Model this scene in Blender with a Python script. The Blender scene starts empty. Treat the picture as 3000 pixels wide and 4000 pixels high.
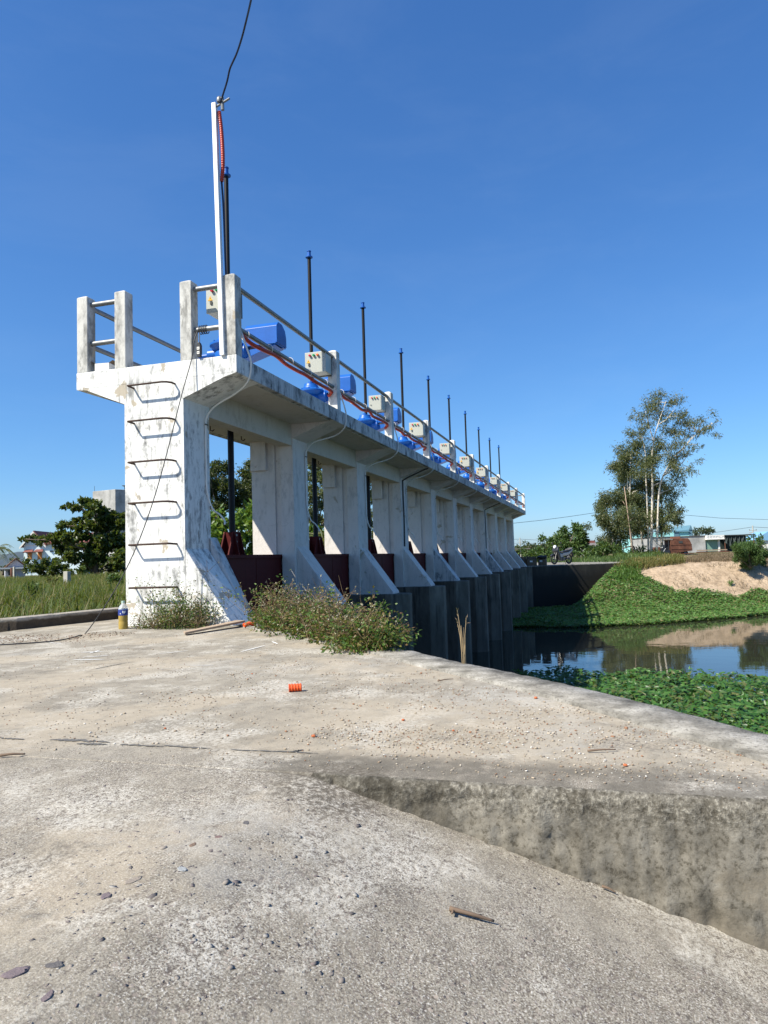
import bpy, math, random
import numpy as np
from mathutils import Vector, Matrix, noise as mnoise
R = math.radians
SC = bpy.context.scene
COL = SC.collection
rng = np.random.default_rng(7)
random.seed(7)

# ------------------------------------------------------------------ camera
# world frame: +X runs along the sluice gate away from the ladder end, +Y is upstream, z = 0 is the platform
CAM = Vector((-7.209, -3.833, 0.682))
CR, CU, CF = Vector((0.2853, -0.9579, -0.0304)), Vector((-0.0522, -0.0472, 0.9975)), Vector((0.957, 0.283, 0.0635))
CF.normalize(); CR = (CR - CF * CR.dot(CF)).normalized(); CU = CR.cross(CF)
FPX = 2843.0
cd = bpy.data.cameras.new('camera')
co = bpy.data.objects.new('camera', cd); COL.objects.link(co)
M = Matrix(((CR.x, CU.x, -CF.x, CAM.x), (CR.y, CU.y, -CF.y, CAM.y), (CR.z, CU.z, -CF.z, CAM.z), (0, 0, 0, 1)))
co.matrix_world = M
cd.sensor_fit = 'VERTICAL'; cd.sensor_height = 24.0; cd.sensor_width = 18.0
cd.lens = 24.0 * FPX / 4000.0
cd.clip_start = 0.05; cd.clip_end = 8000
SC.camera = co

# ------------------------------------------------------------------ world, sun, exposure
SUN = Vector((-0.135, 0.116, 0.19)).normalized()
SUN_EL = math.asin(SUN.z); SUN_ROT = math.atan2(SUN.x, SUN.y)
w = bpy.data.worlds.new('World'); SC.world = w; w.use_nodes = True
wn = w.node_tree; bg = wn.nodes['Background']
sky = wn.nodes.new('ShaderNodeTexSky'); sky.sky_type = 'NISHITA'; sky.sun_disc = False
sky.sun_elevation = SUN_EL; sky.sun_rotation = SUN_ROT
sky.air_density = 1.0; sky.dust_density = 0.5; sky.ozone_density = 8.0; sky.altitude = 0
sep = wn.nodes.new('ShaderNodeSeparateColor'); cmb = wn.nodes.new('ShaderNodeCombineColor')
wn.links.new(sky.outputs[0], sep.inputs[0])
for i_, (g_, k_) in enumerate(((1.09, .615), (.944, .915), (.801, 1.39))):      # the camera's colour response to the sky
    pw = wn.nodes.new('ShaderNodeMath'); pw.operation = 'POWER'; pw.inputs[1].default_value = g_
    ml = wn.nodes.new('ShaderNodeMath'); ml.operation = 'MULTIPLY'; ml.inputs[1].default_value = k_
    wn.links.new(sep.outputs[i_], pw.inputs[0]); wn.links.new(pw.outputs[0], ml.inputs[0]); wn.links.new(ml.outputs[0], cmb.inputs[i_])
# faint high cirrus
tcw = wn.nodes.new('ShaderNodeTexCoord'); mpw = wn.nodes.new('ShaderNodeMapping'); mpw.inputs['Scale'].default_value = (1.2, 3.0, 9.0); mpw.inputs['Rotation'].default_value = (.25, .1, .4)
nzw = wn.nodes.new('ShaderNodeTexNoise'); nzw.inputs['Scale'].default_value = 1.6; nzw.inputs['Detail'].default_value = 7; nzw.inputs['Roughness'].default_value = .6; nzw.inputs['Distortion'].default_value = .4
mrw = wn.nodes.new('ShaderNodeMapRange'); mrw.interpolation_type = 'SMOOTHSTEP'; mrw.inputs[1].default_value = .42; mrw.inputs[2].default_value = .75; mrw.inputs[4].default_value = .025
mxw = wn.nodes.new('ShaderNodeMix'); mxw.data_type = 'RGBA'; mxw.inputs[7].default_value = (4.6, 5.6, 6.6, 1)
wn.links.new(tcw.outputs['Generated'], mpw.inputs[0]); wn.links.new(mpw.outputs[0], nzw.inputs['Vector']); wn.links.new(nzw.outputs[0], mrw.inputs[0])
wn.links.new(mrw.outputs[0], mxw.inputs[0]); wn.links.new(cmb.outputs[0], mxw.inputs[6]); wn.links.new(mxw.outputs[2], bg.inputs[0]); bg.inputs[1].default_value = 0.09
sl = bpy.data.lights.new('sun', 'SUN'); sl.energy = 4.4; sl.angle = R(0.5); sl.color = (1.0, 0.935, 0.80)
so = bpy.data.objects.new('sun', sl); COL.objects.link(so)
so.rotation_euler = SUN.to_track_quat('Z', 'Y').to_euler()
SC.view_settings.view_transform = 'Standard'; SC.view_settings.look = 'None'
SC.view_settings.exposure = 0.9; SC.view_settings.gamma = 1.0

# ------------------------------------------------------------------ helpers
def ray(px, py):
    return (CF * FPX + CR * (px - 1500) - CU * (py - 2000)) / FPX
def at(px, py, D):                       # a point D metres deep, used to read far positions off the site survey
    return CAM + ray(px, py) * D

class MB:
    def __init__(s): s.v = []; s.f = []
    def add(s, vs, fs):
        b = len(s.v); s.v += [tuple(v) for v in vs]; s.f += [tuple(i + b for i in f) for f in fs]
    def box(s, a, b):
        x0, y0, z0 = a; x1, y1, z1 = b
        s.add([(x0,y0,z0),(x1,y0,z0),(x1,y1,z0),(x0,y1,z0),(x0,y0,z1),(x1,y0,z1),(x1,y1,z1),(x0,y1,z1)],
              [(0,3,2,1),(4,5,6,7),(0,1,5,4),(1,2,6,5),(2,3,7,6),(3,0,4,7)])
        return s
    def prism(s, poly, axis, a0, a1):    # poly in the two other axes (cyclic order)
        n = len(poly)
        def mk(p, a):
            return (a, p[0], p[1]) if axis == 'x' else (p[0], a, p[1]) if axis == 'y' else (p[0], p[1], a)
        s.add([mk(p, a0) for p in poly] + [mk(p, a1) for p in poly],
              [tuple(range(n))[::-1], tuple(range(n, 2*n))] + [(i, (i+1) % n, n + (i+1) % n, n + i) for i in range(n)])
        return s
    def tube(s, pts, r, n=8, cap=True):
        pts = [Vector(p) for p in pts]
        rs = r if isinstance(r, (list, tuple)) else [r] * len(pts)
        t0 = (pts[1] - pts[0]).normalized()
        up = Vector((0, 0, 1)) if abs(t0.z) < .9 else Vector((1, 0, 0))
        a = t0.cross(up).normalized(); vs = []
        for i, p in enumerate(pts):
            t = (pts[min(i+1, len(pts)-1)] - pts[max(i-1, 0)]).normalized()
            a = (a - t * a.dot(t)).normalized(); b = t.cross(a)
            for k in range(n):
                q = 2 * math.pi * k / n
                vs.append(p + (a * math.cos(q) + b * math.sin(q)) * rs[i])
        fs = []
        for i in range(len(pts) - 1):
            for k in range(n):
                fs.append((i*n+k, i*n+(k+1) % n, (i+1)*n+(k+1) % n, (i+1)*n+k))
        if cap:
            fs.append(tuple(range(n))[::-1]); fs.append(tuple(range((len(pts)-1)*n, len(pts)*n)))
        s.add(vs, fs); return s
    def lathe(s, prof, o=(0, 0, 0), n=20, axis='z'):
        vs = []
        for r, z in prof:
            for k in range(n):
                q = 2 * math.pi * k / n; c, d = r * math.cos(q), r * math.sin(q)
                p = (c, d, z) if axis == 'z' else (z, c, d) if axis == 'x' else (c, z, d)
                vs.append((p[0]+o[0], p[1]+o[1], p[2]+o[2]))
        fs = [(i*n+k, i*n+(k+1) % n, (i+1)*n+(k+1) % n, (i+1)*n+k) for i in range(len(prof)-1) for k in range(n)]
        fs.append(tuple(range(n))[::-1]); fs.append(tuple(range((len(prof)-1)*n, len(prof)*n)))
        s.add(vs, fs); return s
    def torus(s, o, axis, R_, r, n=24, m=8):
        o = Vector(o); vs = []
        for i in range(n):
            q = 2*math.pi*i/n
            for k in range(m):
                p = 2*math.pi*k/m; rr = R_ + r*math.cos(p); h = r*math.sin(p)
                c, d = rr*math.cos(q), rr*math.sin(q)
                vs.append(o + Vector((c, h, d) if axis == 'y' else (h, c, d) if axis == 'x' else (c, d, h)))
        s.add(vs, [(i*m+k, i*m+(k+1) % m, ((i+1) % n)*m+(k+1) % m, ((i+1) % n)*m+k) for i in range(n) for k in range(m)])
        return s
    def quad(s, a, b, c, d): s.add([a, b, c, d], [(0, 1, 2, 3)]); return s
    def build(s, name, mat, parent=None, smooth=False, bevel=0, seg=2):
        me = bpy.data.meshes.new(name); me.from_pydata(s.v, [], s.f)
        import bmesh
        bm = bmesh.new(); bm.from_mesh(me); bmesh.ops.recalc_face_normals(bm, faces=bm.faces); bm.to_mesh(me); bm.free()
        return link(name, me, mat, parent, smooth, bevel, seg)

def link(name, me, mat, parent=None, smooth=False, bevel=0, seg=2):
    me.materials.append(mat)
    if smooth:
        me.polygons.foreach_set('use_smooth', [True] * len(me.polygons))
        if smooth == 'auto':
            me.set_sharp_from_angle(angle=R(35))
    o = bpy.data.objects.new(name, me); COL.objects.link(o)
    if parent is not None: o.parent = parent
    if bevel:
        b = o.modifiers.new('bevel', 'BEVEL'); b.width = bevel; b.segments = seg; b.limit_method = 'ANGLE'; b.angle_limit = R(40)
    return o

def npmesh(name, verts, faces):          # faces: int array (n,k)
    verts = np.asarray(verts, np.float32); faces = np.asarray(faces, np.int32)
    me = bpy.data.meshes.new(name)
    me.vertices.add(len(verts)); me.vertices.foreach_set('co', verts.ravel())
    k = faces.shape[1]
    me.loops.add(faces.size); me.loops.foreach_set('vertex_index', faces.ravel())
    me.polygons.add(len(faces)); me.polygons.foreach_set('loop_start', np.arange(0, faces.size, k, dtype=np.int32))
    me.update(calc_edges=True); me.validate()
    return me

def tag(o, label=None, cat=None, group=None, kind=None):
    if label: o['label'] = label
    if cat: o['category'] = cat
    if group: o['group'] = group
    if kind: o['kind'] = kind
    return o
def thing(name, label, cat, loc=(0, 0, 0), rz=0, group=None):
    o = bpy.data.objects.new(name, None); COL.objects.link(o)
    o.location = loc; o.rotation_euler = (0, 0, rz); o.empty_display_size = .2
    return tag(o, label, cat, group)
def copy_tree(o, parent=None):
    c = o.copy(); COL.objects.link(c)
    if parent is not None: c.parent = parent
    for ch in list(o.children): copy_tree(ch, c)
    return c
ORD = ['first', 'second', 'third', 'fourth', 'fifth', 'sixth', 'seventh', 'eighth', 'ninth', 'tenth', 'eleventh']

# ------------------------------------------------------------------ materials
class NT:
    def __init__(s, name):
        s.m = bpy.data.materials.new(name); s.m.use_nodes = True
        s.t = s.m.node_tree; s.b = s.t.nodes['Principled BSDF']; s.out = s.t.nodes['Material Output']
        g = s.t.nodes.new('ShaderNodeNewGeometry'); s.geo = g; s.pos = g.outputs['Position']
    def n(s, ty): return s.t.nodes.new(ty)
    def put(s, sock, v):
        if isinstance(v, bpy.types.NodeSocket): s.t.links.new(v, sock)
        elif isinstance(v, (tuple, list)) and len(v) == 3 and sock.type == 'RGBA': sock.default_value = (*v, 1)
        else: sock.default_value = v
    def vec(s, sc, off=(0, 0, 0), src=None):
        n = s.n('ShaderNodeVectorMath'); n.operation = 'MULTIPLY_ADD'
        s.put(n.inputs[0], src or s.pos); n.inputs[1].default_value = sc; n.inputs[2].default_value = off
        return n.outputs[0]
    def noise(s, scale, detail=4, rough=.55, vec=None, dist=0):
        n = s.n('ShaderNodeTexNoise'); s.put(n.inputs['Vector'], vec or s.pos)
        n.inputs['Scale'].default_value = scale; n.inputs['Detail'].default_value = detail
        n.inputs['Roughness'].default_value = rough; n.inputs['Distortion'].default_value = dist
        return n.outputs[0]
    def vor(s, scale, feature='F1', vec=None, out='Distance', rnd=1):
        n = s.n('ShaderNodeTexVoronoi'); n.feature = feature; s.put(n.inputs['Vector'], vec or s.pos)
        n.inputs['Scale'].default_value = scale; n.inputs['Randomness'].default_value = rnd
        return n.outputs[out]
    def step(s, f, a, b):                # smooth 0..1 between a and b
        n = s.n('ShaderNodeMapRange'); n.interpolation_type = 'SMOOTHSTEP'; s.put(n.inputs[0], f)
        n.inputs[1].default_value = a; n.inputs[2].default_value = b; return n.outputs[0]
    def math(s, op, a, b=0.0):
        n = s.n('ShaderNodeMath'); n.operation = op; s.put(n.inputs[0], a); s.put(n.inputs[1], b); return n.outputs[0]
    def mul(s, a, b): return s.math('MULTIPLY', a, b)
    def mix(s, f, a, b):
        n = s.n('ShaderNodeMix'); n.data_type = 'RGBA'; s.put(n.inputs[0], f); s.put(n.inputs[6], a); s.put(n.inputs[7], b)
        return n.outputs[2]
    def ramp(s, f, stops):
        n = s.n('ShaderNodeValToRGB'); s.put(n.inputs[0], f); e = n.color_ramp.elements
        while len(e) < len(stops): e.new(.5)
        for i, (p, c) in enumerate(stops): e[i].position = p; e[i].color = (*c, 1)
        return n.outputs[0]
    def xyz(s):
        n = s.n('ShaderNodeSeparateXYZ'); s.put(n.inputs[0], s.pos); return n.outputs
    def bump(s, h, strength=.3, dist=.01):
        n = s.n('ShaderNodeBump'); s.put(n.inputs['Height'], h); n.inputs['Strength'].default_value = strength
        n.inputs['Distance'].default_value = dist; s.t.links.new(n.outputs[0], s.b.inputs['Normal'])
    def done(s, col, rough=.8, metal=0, spec=None):
        s.put(s.b.inputs['Base Color'], col); s.put(s.b.inputs['Roughness'], rough); s.b.inputs['Metallic'].default_value = metal
        if spec is not None: s.b.inputs['Specular IOR Level'].default_value = spec
        return s.m

def whitewash(name, base, streak, mold, patch, speck, grey=(.2, .2, .19), tint=(.62, .58, .5), dark=(.03, .03, .028)):
    t = NT(name)
    base2 = tuple(c * .9 for c in base)
    c = t.mix(t.noise(1.3, 5), base2, base)
    c = t.mix(t.mul(t.step(t.noise(2.1, 6, .6, t.vec((1, 1, .6), (3, 1, 2))), .5, .75), .45), c, tint)
    st = t.step(t.noise(1, 5, .65, t.vec((13, 13, 1.3))), .48, .68)
    st = t.mul(st, t.step(t.noise(1.7, 4, .6, t.vec((1, 1, 1), (9, 4, 1))), .42, .62))
    c = t.mix(t.mul(st, streak), c, grey)
    bl = t.step(t.noise(5.5, 8, .68, t.vec((1, 1, .55), (5, 2, 8))), .6 - .08 * mold, .72)
    c = t.mix(t.mul(bl, min(1, mold)), c, tuple(g * .7 for g in grey))
    if patch > 0:
        pa = t.step(t.noise(2.6, 6, .6, t.vec((1, 1, 1), (1.7, .4, 4.2)), .6), .655 - .05 * patch, .67 - .05 * patch)
        c = t.mix(t.mul(pa, .85), c, (.4, .34, .25))
    sp = t.step(t.noise(34, 5, .62, t.vec((1, 1, .7))), .70 - .05 * speck, .78 - .05 * speck)
    c = t.mix(t.mul(sp, .7), c, tuple(.5 * (d_ + g_) for d_, g_ in zip(dark, grey)))
    cr = t.vor(4.5, 'DISTANCE_TO_EDGE', t.vec((1, 1, 1)))
    cr2 = t.mul(t.step(t.math('ADD', cr, t.mul(t.noise(9, 6, .7), .09)), .062, .045), .18)
    c = t.mix(t.mul(cr2, t.step(t.noise(1.1, 3), .45, .6)), c, grey)
    # grainy overall grime
    gr = t.step(t.noise(1, 8, .74, t.vec((10, 10, 4.5))), .49, .63)
    c = t.mix(t.mul(t.mul(gr, t.step(t.noise(1.4, 5, .6, t.vec((1, 1, 1), (2, 6, 3))), .36, .58)), min(1, .35 + mold * .6)), c, tuple(g * 1.25 for g in grey))
    t.bump(t.math('ADD', t.noise(40, 6, .6), t.mul(t.noise(7, 4), 1.5)), .35, .006)
    return t.done(c, .88, spec=.25)

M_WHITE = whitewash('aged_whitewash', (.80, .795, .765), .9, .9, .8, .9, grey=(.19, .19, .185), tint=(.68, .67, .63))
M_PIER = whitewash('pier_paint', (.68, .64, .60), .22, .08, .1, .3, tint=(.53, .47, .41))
M_POST = whitewash('weathered_post_paint', (.62, .61, .57), 1.0, 2.6, .4, .5, grey=(.2, .195, .18))
M_POSTN = whitewash('post_paint', (.72, .71, .67), .9, .9, 0, .3, grey=(.24, .235, .22))
M_EDGE = whitewash('deck_edge_paint', (.56, .56, .55), 1.0, 1.5, .1, .8, grey=(.1, .102, .105), tint=(.42, .42, .42))
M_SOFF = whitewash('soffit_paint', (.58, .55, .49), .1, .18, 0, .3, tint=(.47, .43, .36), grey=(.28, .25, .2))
M_BUTT = whitewash('buttress_paint', (.58, .585, .585), .8, 1.2, 0, .3, grey=(.13, .135, .14))

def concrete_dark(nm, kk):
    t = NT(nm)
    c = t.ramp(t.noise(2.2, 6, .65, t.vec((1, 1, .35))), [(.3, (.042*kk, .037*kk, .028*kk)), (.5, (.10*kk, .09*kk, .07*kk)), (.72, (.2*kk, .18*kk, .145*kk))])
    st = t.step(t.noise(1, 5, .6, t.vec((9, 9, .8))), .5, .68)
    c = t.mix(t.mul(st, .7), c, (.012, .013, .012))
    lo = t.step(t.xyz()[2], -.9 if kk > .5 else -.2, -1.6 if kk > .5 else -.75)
    c = t.mix(t.mul(lo, .5 if kk > .5 else .97), c, (.085*kk, .068*kk, .05*kk) if kk > .5 else (.005, .005, .0045))  # the low kk variant goes near black towards the bottom, as painted shade
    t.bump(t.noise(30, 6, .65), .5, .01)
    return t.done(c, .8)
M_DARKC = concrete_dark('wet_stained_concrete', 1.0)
M_DARKW = concrete_dark('stained_and_shaded_wall', .22)  # far wing wall: real stains plus shade put into the colour

def pavement_mat(name):
    t = NT(name); x = t.xyz()
    # 1 on the worn ramp and the strip beside it, 0 on the smoother slab
    rp = t.step(t.math('ADD', x[0], t.mul(t.noise(2.2, 5, .6), .5)), -4.35, -4.75)
    fine = t.noise(210, 4, .7); mid = t.noise(60, 5, .7); lump = t.noise(11, 6, .66)
    big = t.noise(1.15, 6, .62, t.vec((1, 1, 1), (4.3, 1.2, 0)))
    c = t.ramp(big, [(.28, (.27, .238, .186)), (.5, (.358, .32, .255)), (.7, (.445, .404, .33))])
    c = t.mix(t.mul(t.step(lump, .40, .58), .55), t.mix(.6, c, (.17, .152, .122)), c)
    # pale worn mortar in blotches
    pale = t.mul(t.step(t.noise(2.4, 7, .7, t.vec((1, 1, 1), (3.1, 7.7, 0))), .47, .62), t.step(mid, .36, .6))
    c = t.mix(t.mul(pale, .7), c, (.62, .585, .51))
    # pits and grains
    pk = t.math('ADD', .3, t.mul(rp, t.math('ADD', .22, t.mul(t.step(t.noise(3.3, 6, .65, t.vec((1, 1, 1), (6, 2, 4))), .36, .6), .6))))
    c = t.mix(t.mul(t.step(fine, .49, .38), pk), c, (.12, .10, .08))
    c = t.mix(t.mul(t.step(mid, .455, .35), pk), c, (.12, .10, .085))
    c = t.mix(t.mul(t.step(fine, .54, .65), t.mul(pk, .9)), c, (.62, .59, .53))
    for sc_, th in ((70, .80), (150, .74)):
        g = t.vor(sc_, 'F1', t.vec((1, 1, .7))); gc = t.vor(sc_, 'F1', t.vec((1, 1, .7)), 'Color')
        sx = t.n('ShaderNodeSeparateColor'); t.put(sx.inputs[0], gc)
        grain = t.mul(t.step(g, .46, .3), t.step(sx.outputs[0], th, th + .03))
        c = t.mix(t.mul(grain, t.mul(pk, .75)), c, t.mix(sx.outputs[1], (.09, .075, .07), (.4, .34, .28)))
    # drifted sand
    sand = t.step(t.noise(.8, 6, .62, t.vec((1, 1, 1), (7.1, 3.6, 0)), .4), .49, .58)
    patch = t.mul(t.step(x[0], -3.55, -3.95), t.step(x[1], -2.2, -2.75))       # the gravelly drift behind the step
    patch = t.mul(patch, t.step(x[0], -4.9, -4.72))
    patch = t.mul(patch, t.step(t.noise(2.1, 5, .6), .36, .5))
    sand = t.mul(sand, t.math('MAXIMUM', t.math('SUBTRACT', 1.0, rp), t.step(t.math('ADD', x[1], t.mul(lump, .5)), -3.0, -2.55)))
    sand = t.math('MAXIMUM', sand, patch)
    sand = t.mul(sand, t.step(t.noise(13, 6, .65), .3, .5))
    c = t.mix(t.mul(sand, .55), c, t.mix(t.noise(260, 3, .6), (.33, .275, .2), (.50, .43, .33)))
    # grey cement wash and soot-like stains
    grey = t.mul(t.step(t.noise(.95, 5, .55, t.vec((1, 1, 1), (1.1, 5.2, 0))), .54, .63), t.step(lump, .3, .6))
    c = t.mix(t.mul(grey, .4), c, (.34, .33, .305))
    stn = t.mul(t.step(t.noise(1.9, 7, .68, t.vec((1, 1, 1), (2.2, 8.4, 0))), .54, .68), t.step(mid, .62, .38))
    c = t.mix(t.mul(stn, .75), c, (.13, .115, .095))
    # damp grimy band along the top of the step
    band = t.mul(t.step(t.math('ADD', x[0], t.mul(lump, .12)), -4.62, -4.76), t.step(x[0], -5.012, -5.0))
    band = t.mul(band, t.step(t.math('ADD', x[1], t.mul(t.noise(4, 5, .6), .6)), -2.2, -2.6))
    c = t.mix(t.mul(t.mul(band, t.step(t.noise(7, 6, .65), .32, .55)), .75), c, (.115, .103, .083))
    # the tip of the step fades out in a dark stain over the ramp
    dx = t.math('ADD', x[1], 3.0); tip = t.math('ADD', t.mul(dx, dx), t.mul(t.math('ADD', x[0], 5.06), t.math('ADD', x[0], 5.06)))
    tip = t.step(t.math('ADD', tip, t.mul(t.noise(12, 6, .7), .09)), .10, .055)
    c = t.mix(t.mul(tip, t.mul(t.step(mid, .62, .4), .8)), c, (.1, .085, .065))
    h = t.math('ADD', t.mul(fine, .35), t.math('ADD', t.mul(mid, .5), t.mul(lump, .6)))
    t.bump(h, .7, .008)
    return t.done(c, .92, spec=.2)
M_PAVE = pavement_mat('platform_concrete')
M_RAMP = M_PAVE

def stepwall_mat():
    t = NT('rough_step_concrete'); x = t.xyz()
    f = t.noise(60, 6, .72); m = t.noise(6, 6, .65)
    c = t.ramp(m, [(.3, (.085, .075, .058)), (.5, (.165, .15, .122)), (.7, (.27, .25, .21))])
    c = t.mix(t.mul(t.step(f, .5, .36), .8), c, (.06, .052, .038))
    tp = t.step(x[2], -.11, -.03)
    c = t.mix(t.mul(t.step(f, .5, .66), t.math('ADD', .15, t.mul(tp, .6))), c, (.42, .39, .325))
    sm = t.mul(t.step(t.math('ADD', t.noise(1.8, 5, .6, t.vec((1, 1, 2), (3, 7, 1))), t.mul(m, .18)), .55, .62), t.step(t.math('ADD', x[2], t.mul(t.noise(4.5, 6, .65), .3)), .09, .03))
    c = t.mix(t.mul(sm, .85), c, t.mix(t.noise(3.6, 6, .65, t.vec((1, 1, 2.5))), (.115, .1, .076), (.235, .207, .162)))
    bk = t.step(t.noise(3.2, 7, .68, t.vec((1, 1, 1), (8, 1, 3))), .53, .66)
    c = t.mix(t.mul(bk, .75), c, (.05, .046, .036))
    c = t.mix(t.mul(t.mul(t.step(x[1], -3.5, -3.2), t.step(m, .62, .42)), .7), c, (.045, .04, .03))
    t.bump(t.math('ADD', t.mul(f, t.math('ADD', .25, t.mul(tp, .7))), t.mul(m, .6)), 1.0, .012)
    return t.done(c, .93, spec=.15)
M_STEP = stepwall_mat()

def coping_mat():
    t = NT('coping_concrete')
    c = t.ramp(t.noise(5, 6, .65), [(.34, (.10, .093, .078)), (.5, (.25, .235, .205)), (.68, (.42, .40, .36))])
    c = t.mix(t.mul(t.step(t.noise(70, 5, .7), .5, .36), .7), c, (.09, .082, .068))
    t.bump(t.noise(50, 6, .7), .8, .01)
    return t.done(c, .92, spec=.2)
M_COPE = coping_mat()

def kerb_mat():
    t = NT('dark_sided_kerb')
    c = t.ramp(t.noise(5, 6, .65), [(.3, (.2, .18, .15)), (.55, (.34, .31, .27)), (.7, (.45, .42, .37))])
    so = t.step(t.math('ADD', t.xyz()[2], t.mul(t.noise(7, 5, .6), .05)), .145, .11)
    c = t.mix(so, c, t.mix(t.noise(9, 6, .65), (.035, .028, .022), (.12, .095, .07)))  # kerb sides much darker than its top
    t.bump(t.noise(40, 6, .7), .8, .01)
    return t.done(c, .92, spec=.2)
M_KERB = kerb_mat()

def ground_mat():
    t = NT('earth'); x = t.xyz()
    soil = t.ramp(t.noise(.5, 6, .65), [(.3, (.07, .075, .03)), (.5, (.12, .11, .05)), (.7, (.2, .16, .09))])
    sand = t.ramp(t.noise(1.1, 7, .68), [(.28, (.2, .15, .1)), (.45, (.42, .315, .215)), (.7, (.54, .42, .3))])
    sand = t.mix(t.mul(t.step(t.noise(6, 6, .65), .52, .4), .55), sand, (.24, .18, .12))
    k = t.mul(t.step(x[0], 22, 25), t.step(x[0], 58, 44))
    k = t.mul(k, t.step(x[1], -.2, -1))
    c = t.mix(k, soil, sand)
    t.bump(t.noise(5, 7, .68), .9, .12)
    return t.done(c, .95, spec=.1)
M_GROUND = ground_mat()

def plain(name, col, rough=.5, metal=0, var=.12, scale=8, bump=0, spec=None):
    t = NT(name)
    c = t.mix(t.noise(scale, 5, .6), tuple(v * (1 - var) for v in col), tuple(min(1, v * (1 + var)) for v in col))
    if bump: t.bump(t.noise(scale * 4, 5), bump, .01)
    return t.done(c, rough, metal, spec)
M_BLUE = plain('blue_gloss_paint', (.008, .10, .40), .4, 0, .25, 5, 0, .4)
M_BLACK = plain('black_greased_steel', (.010, .009, .009), .5, 0, .12, 8, 0, .25)
M_GALV = plain('dull_galvanised_pipe', (.22, .225, .225), .5, .55, .35, 14)
M_POLE = plain('bright_white_tube', (.82, .83, .83), .35)
M_RED = plain('red_conduit_plastic', (.42, .032, .010), .4, 0, .1)
M_RED2 = plain('orange_conduit_plastic', (.75, .10, .02), .4, 0, .1)
M_WCAB = plain('white_cable_plastic', (.72, .72, .68), .45)
M_TIE = plain('nylon_tie', (.75, .72, .66), .4)
M_BCAB = plain('black_cable_rubber', (.018, .018, .02), .5)
M_DBCAB = plain('dark_blue_cable', (.012, .018, .05), .45)
M_CAB = plain('cabinet_paint', (.43, .44, .385), .4, 0, .05)
M_LR = plain('red_lens', (.5, .012, .03), .2)
M_LG = plain('green_lens', (.01, .3, .08), .2)
M_LO = plain('orange_lens', (.75, .16, .03), .2)
M_YEL = plain('yellow_sticker', (.8, .42, .03), .5)
M_LOCK = plain('dark_lock', (.08, .085, .08), .4, .4)
M_RUST = plain('rusty_rebar', (.06, .035, .026), .8, .2, .4, 40, .4)
M_WOOD = plain('weathered_board', (.36, .27, .19), .85, 0, .3, 20, .3)
M_STICK = plain('dry_stick', (.16, .11, .075), .9, 0, .3, 30)
M_CARD = plain('cardboard', (.13, .09, .055), .85)
M_CARDW = plain('white_card', (.75, .73, .68), .8)
M_PAPER = plain('paper_label', (.75, .75, .73), .7)
M_TYRE = plain('rubber', (.015, .015, .016), .8)
M_RIM = plain('alloy', (.12, .12, .12), .4, .7)
M_BIKE = plain('charcoal_fairing', (.03, .032, .036), .3)
M_BIKEG = plain('silver_fairing', (.35, .35, .35), .3, .4)
M_SEAT = plain('black_vinyl', (.015, .015, .017), .5)
M_LAMP = plain('headlamp_glass', (.8, .82, .85), .1)
M_TARP = plain('dark_green_tarp', (.02, .032, .03), .6, 0, .3, 3)
M_TEAL = plain('teal_wall', (.32, .66, .66), .8)
M_TEALD = plain('slate_blue_wall', (.1, .2, .26), .7)
M_SHUT = plain('green_shutter', (.22, .36, .29), .6)
M_BWALL = plain('white_blue_wall', (.66, .78, .82), .85, 0, .05)
M_LILAC = plain('lilac_gable', (.42, .43, .5), .85)
M_ORDOOR = plain('orange_wood', (.5, .2, .05), .6)
M_GLASSD = plain('dark_pane', (.05, .06, .07), .15)
M_BARKW = plain('pale_bark', (.62, .56, .47), .85, 0, .22, 5)
M_BARK = plain('brown_bark', (.12, .09, .065), .9, 0, .3, 8)
M_STONE = plain('cast_stone_post', (.42, .4, .35), .9, 0, .25, 12)
M_TAR = plain('bitumen', (.125, .118, .108), .9, 0, .3, 60, .4)
M_CHALK = plain('white_scrape', (.72, .72, .7), .9)
M_BRICK = plain('brick_orange', (.42, .12, .045), .9, 0, .3, 30)

def maroon():
    t = NT('maroon_gate_paint')
    c = t.mix(t.noise(2.5, 6), (.06, .008, .009), (.095, .014, .013))
    c = t.mix(t.mul(t.step(t.noise(1, 4, .6, t.vec((10, 10, .8))), .55, .7), .4), c, (.025, .008, .008))
    return t.done(c, .65, spec=.12)
M_MAROON = maroon()

def graywall():
    t = NT('unpainted_render')
    c = t.ramp(t.noise(.9, 7, .66), [(.3, (.24, .24, .23)), (.5, (.36, .355, .34)), (.7, (.5, .49, .47))])
    c = t.mix(t.mul(t.step(t.noise(1, 5, .6, t.vec((2.5, 2.5, .4))), .55, .7), .5), c, (.17, .17, .16))
    t.bump(t.noise(10, 5), .4, .02)
    return t.done(c, .9)
M_GRAYW = graywall()

def rooftile(name, a, b):
    t = NT(name)
    wv = t.n('ShaderNodeTexWave'); t.put(wv.inputs['Vector'], t.pos); wv.bands_direction = 'Z'; wv.inputs['Scale'].default_value = 1.6
    wv.inputs['Distortion'].default_value = 1.2
    c = t.mix(t.noise(1.2, 6), a, b)
    c = t.mix(t.mul(t.step(wv.outputs[1], .7, .95), .5), c, tuple(v * .4 for v in a))
    return t.done(c, .85)
M_TILE = rooftile('red_tiles', (.17, .055, .045), (.27, .1, .08))
M_TILEB = rooftile('brown_tiles', (.1, .05, .03), (.22, .11, .06))
M_TILEG = rooftile('grey_sheet_roof', (.13, .12, .12), (.22, .2, .19))

def rusty():
    t = NT('rusted_sheet')
    c = t.ramp(t.noise(2.2, 7, .66), [(.3, (.05, .02, .013)), (.5, (.12, .045, .025)), (.72, (.2, .085, .05))])
    t.bump(t.noise(14, 5), .3, .01)
    return t.done(c, .8)
M_RUSTY = rusty()

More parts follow.
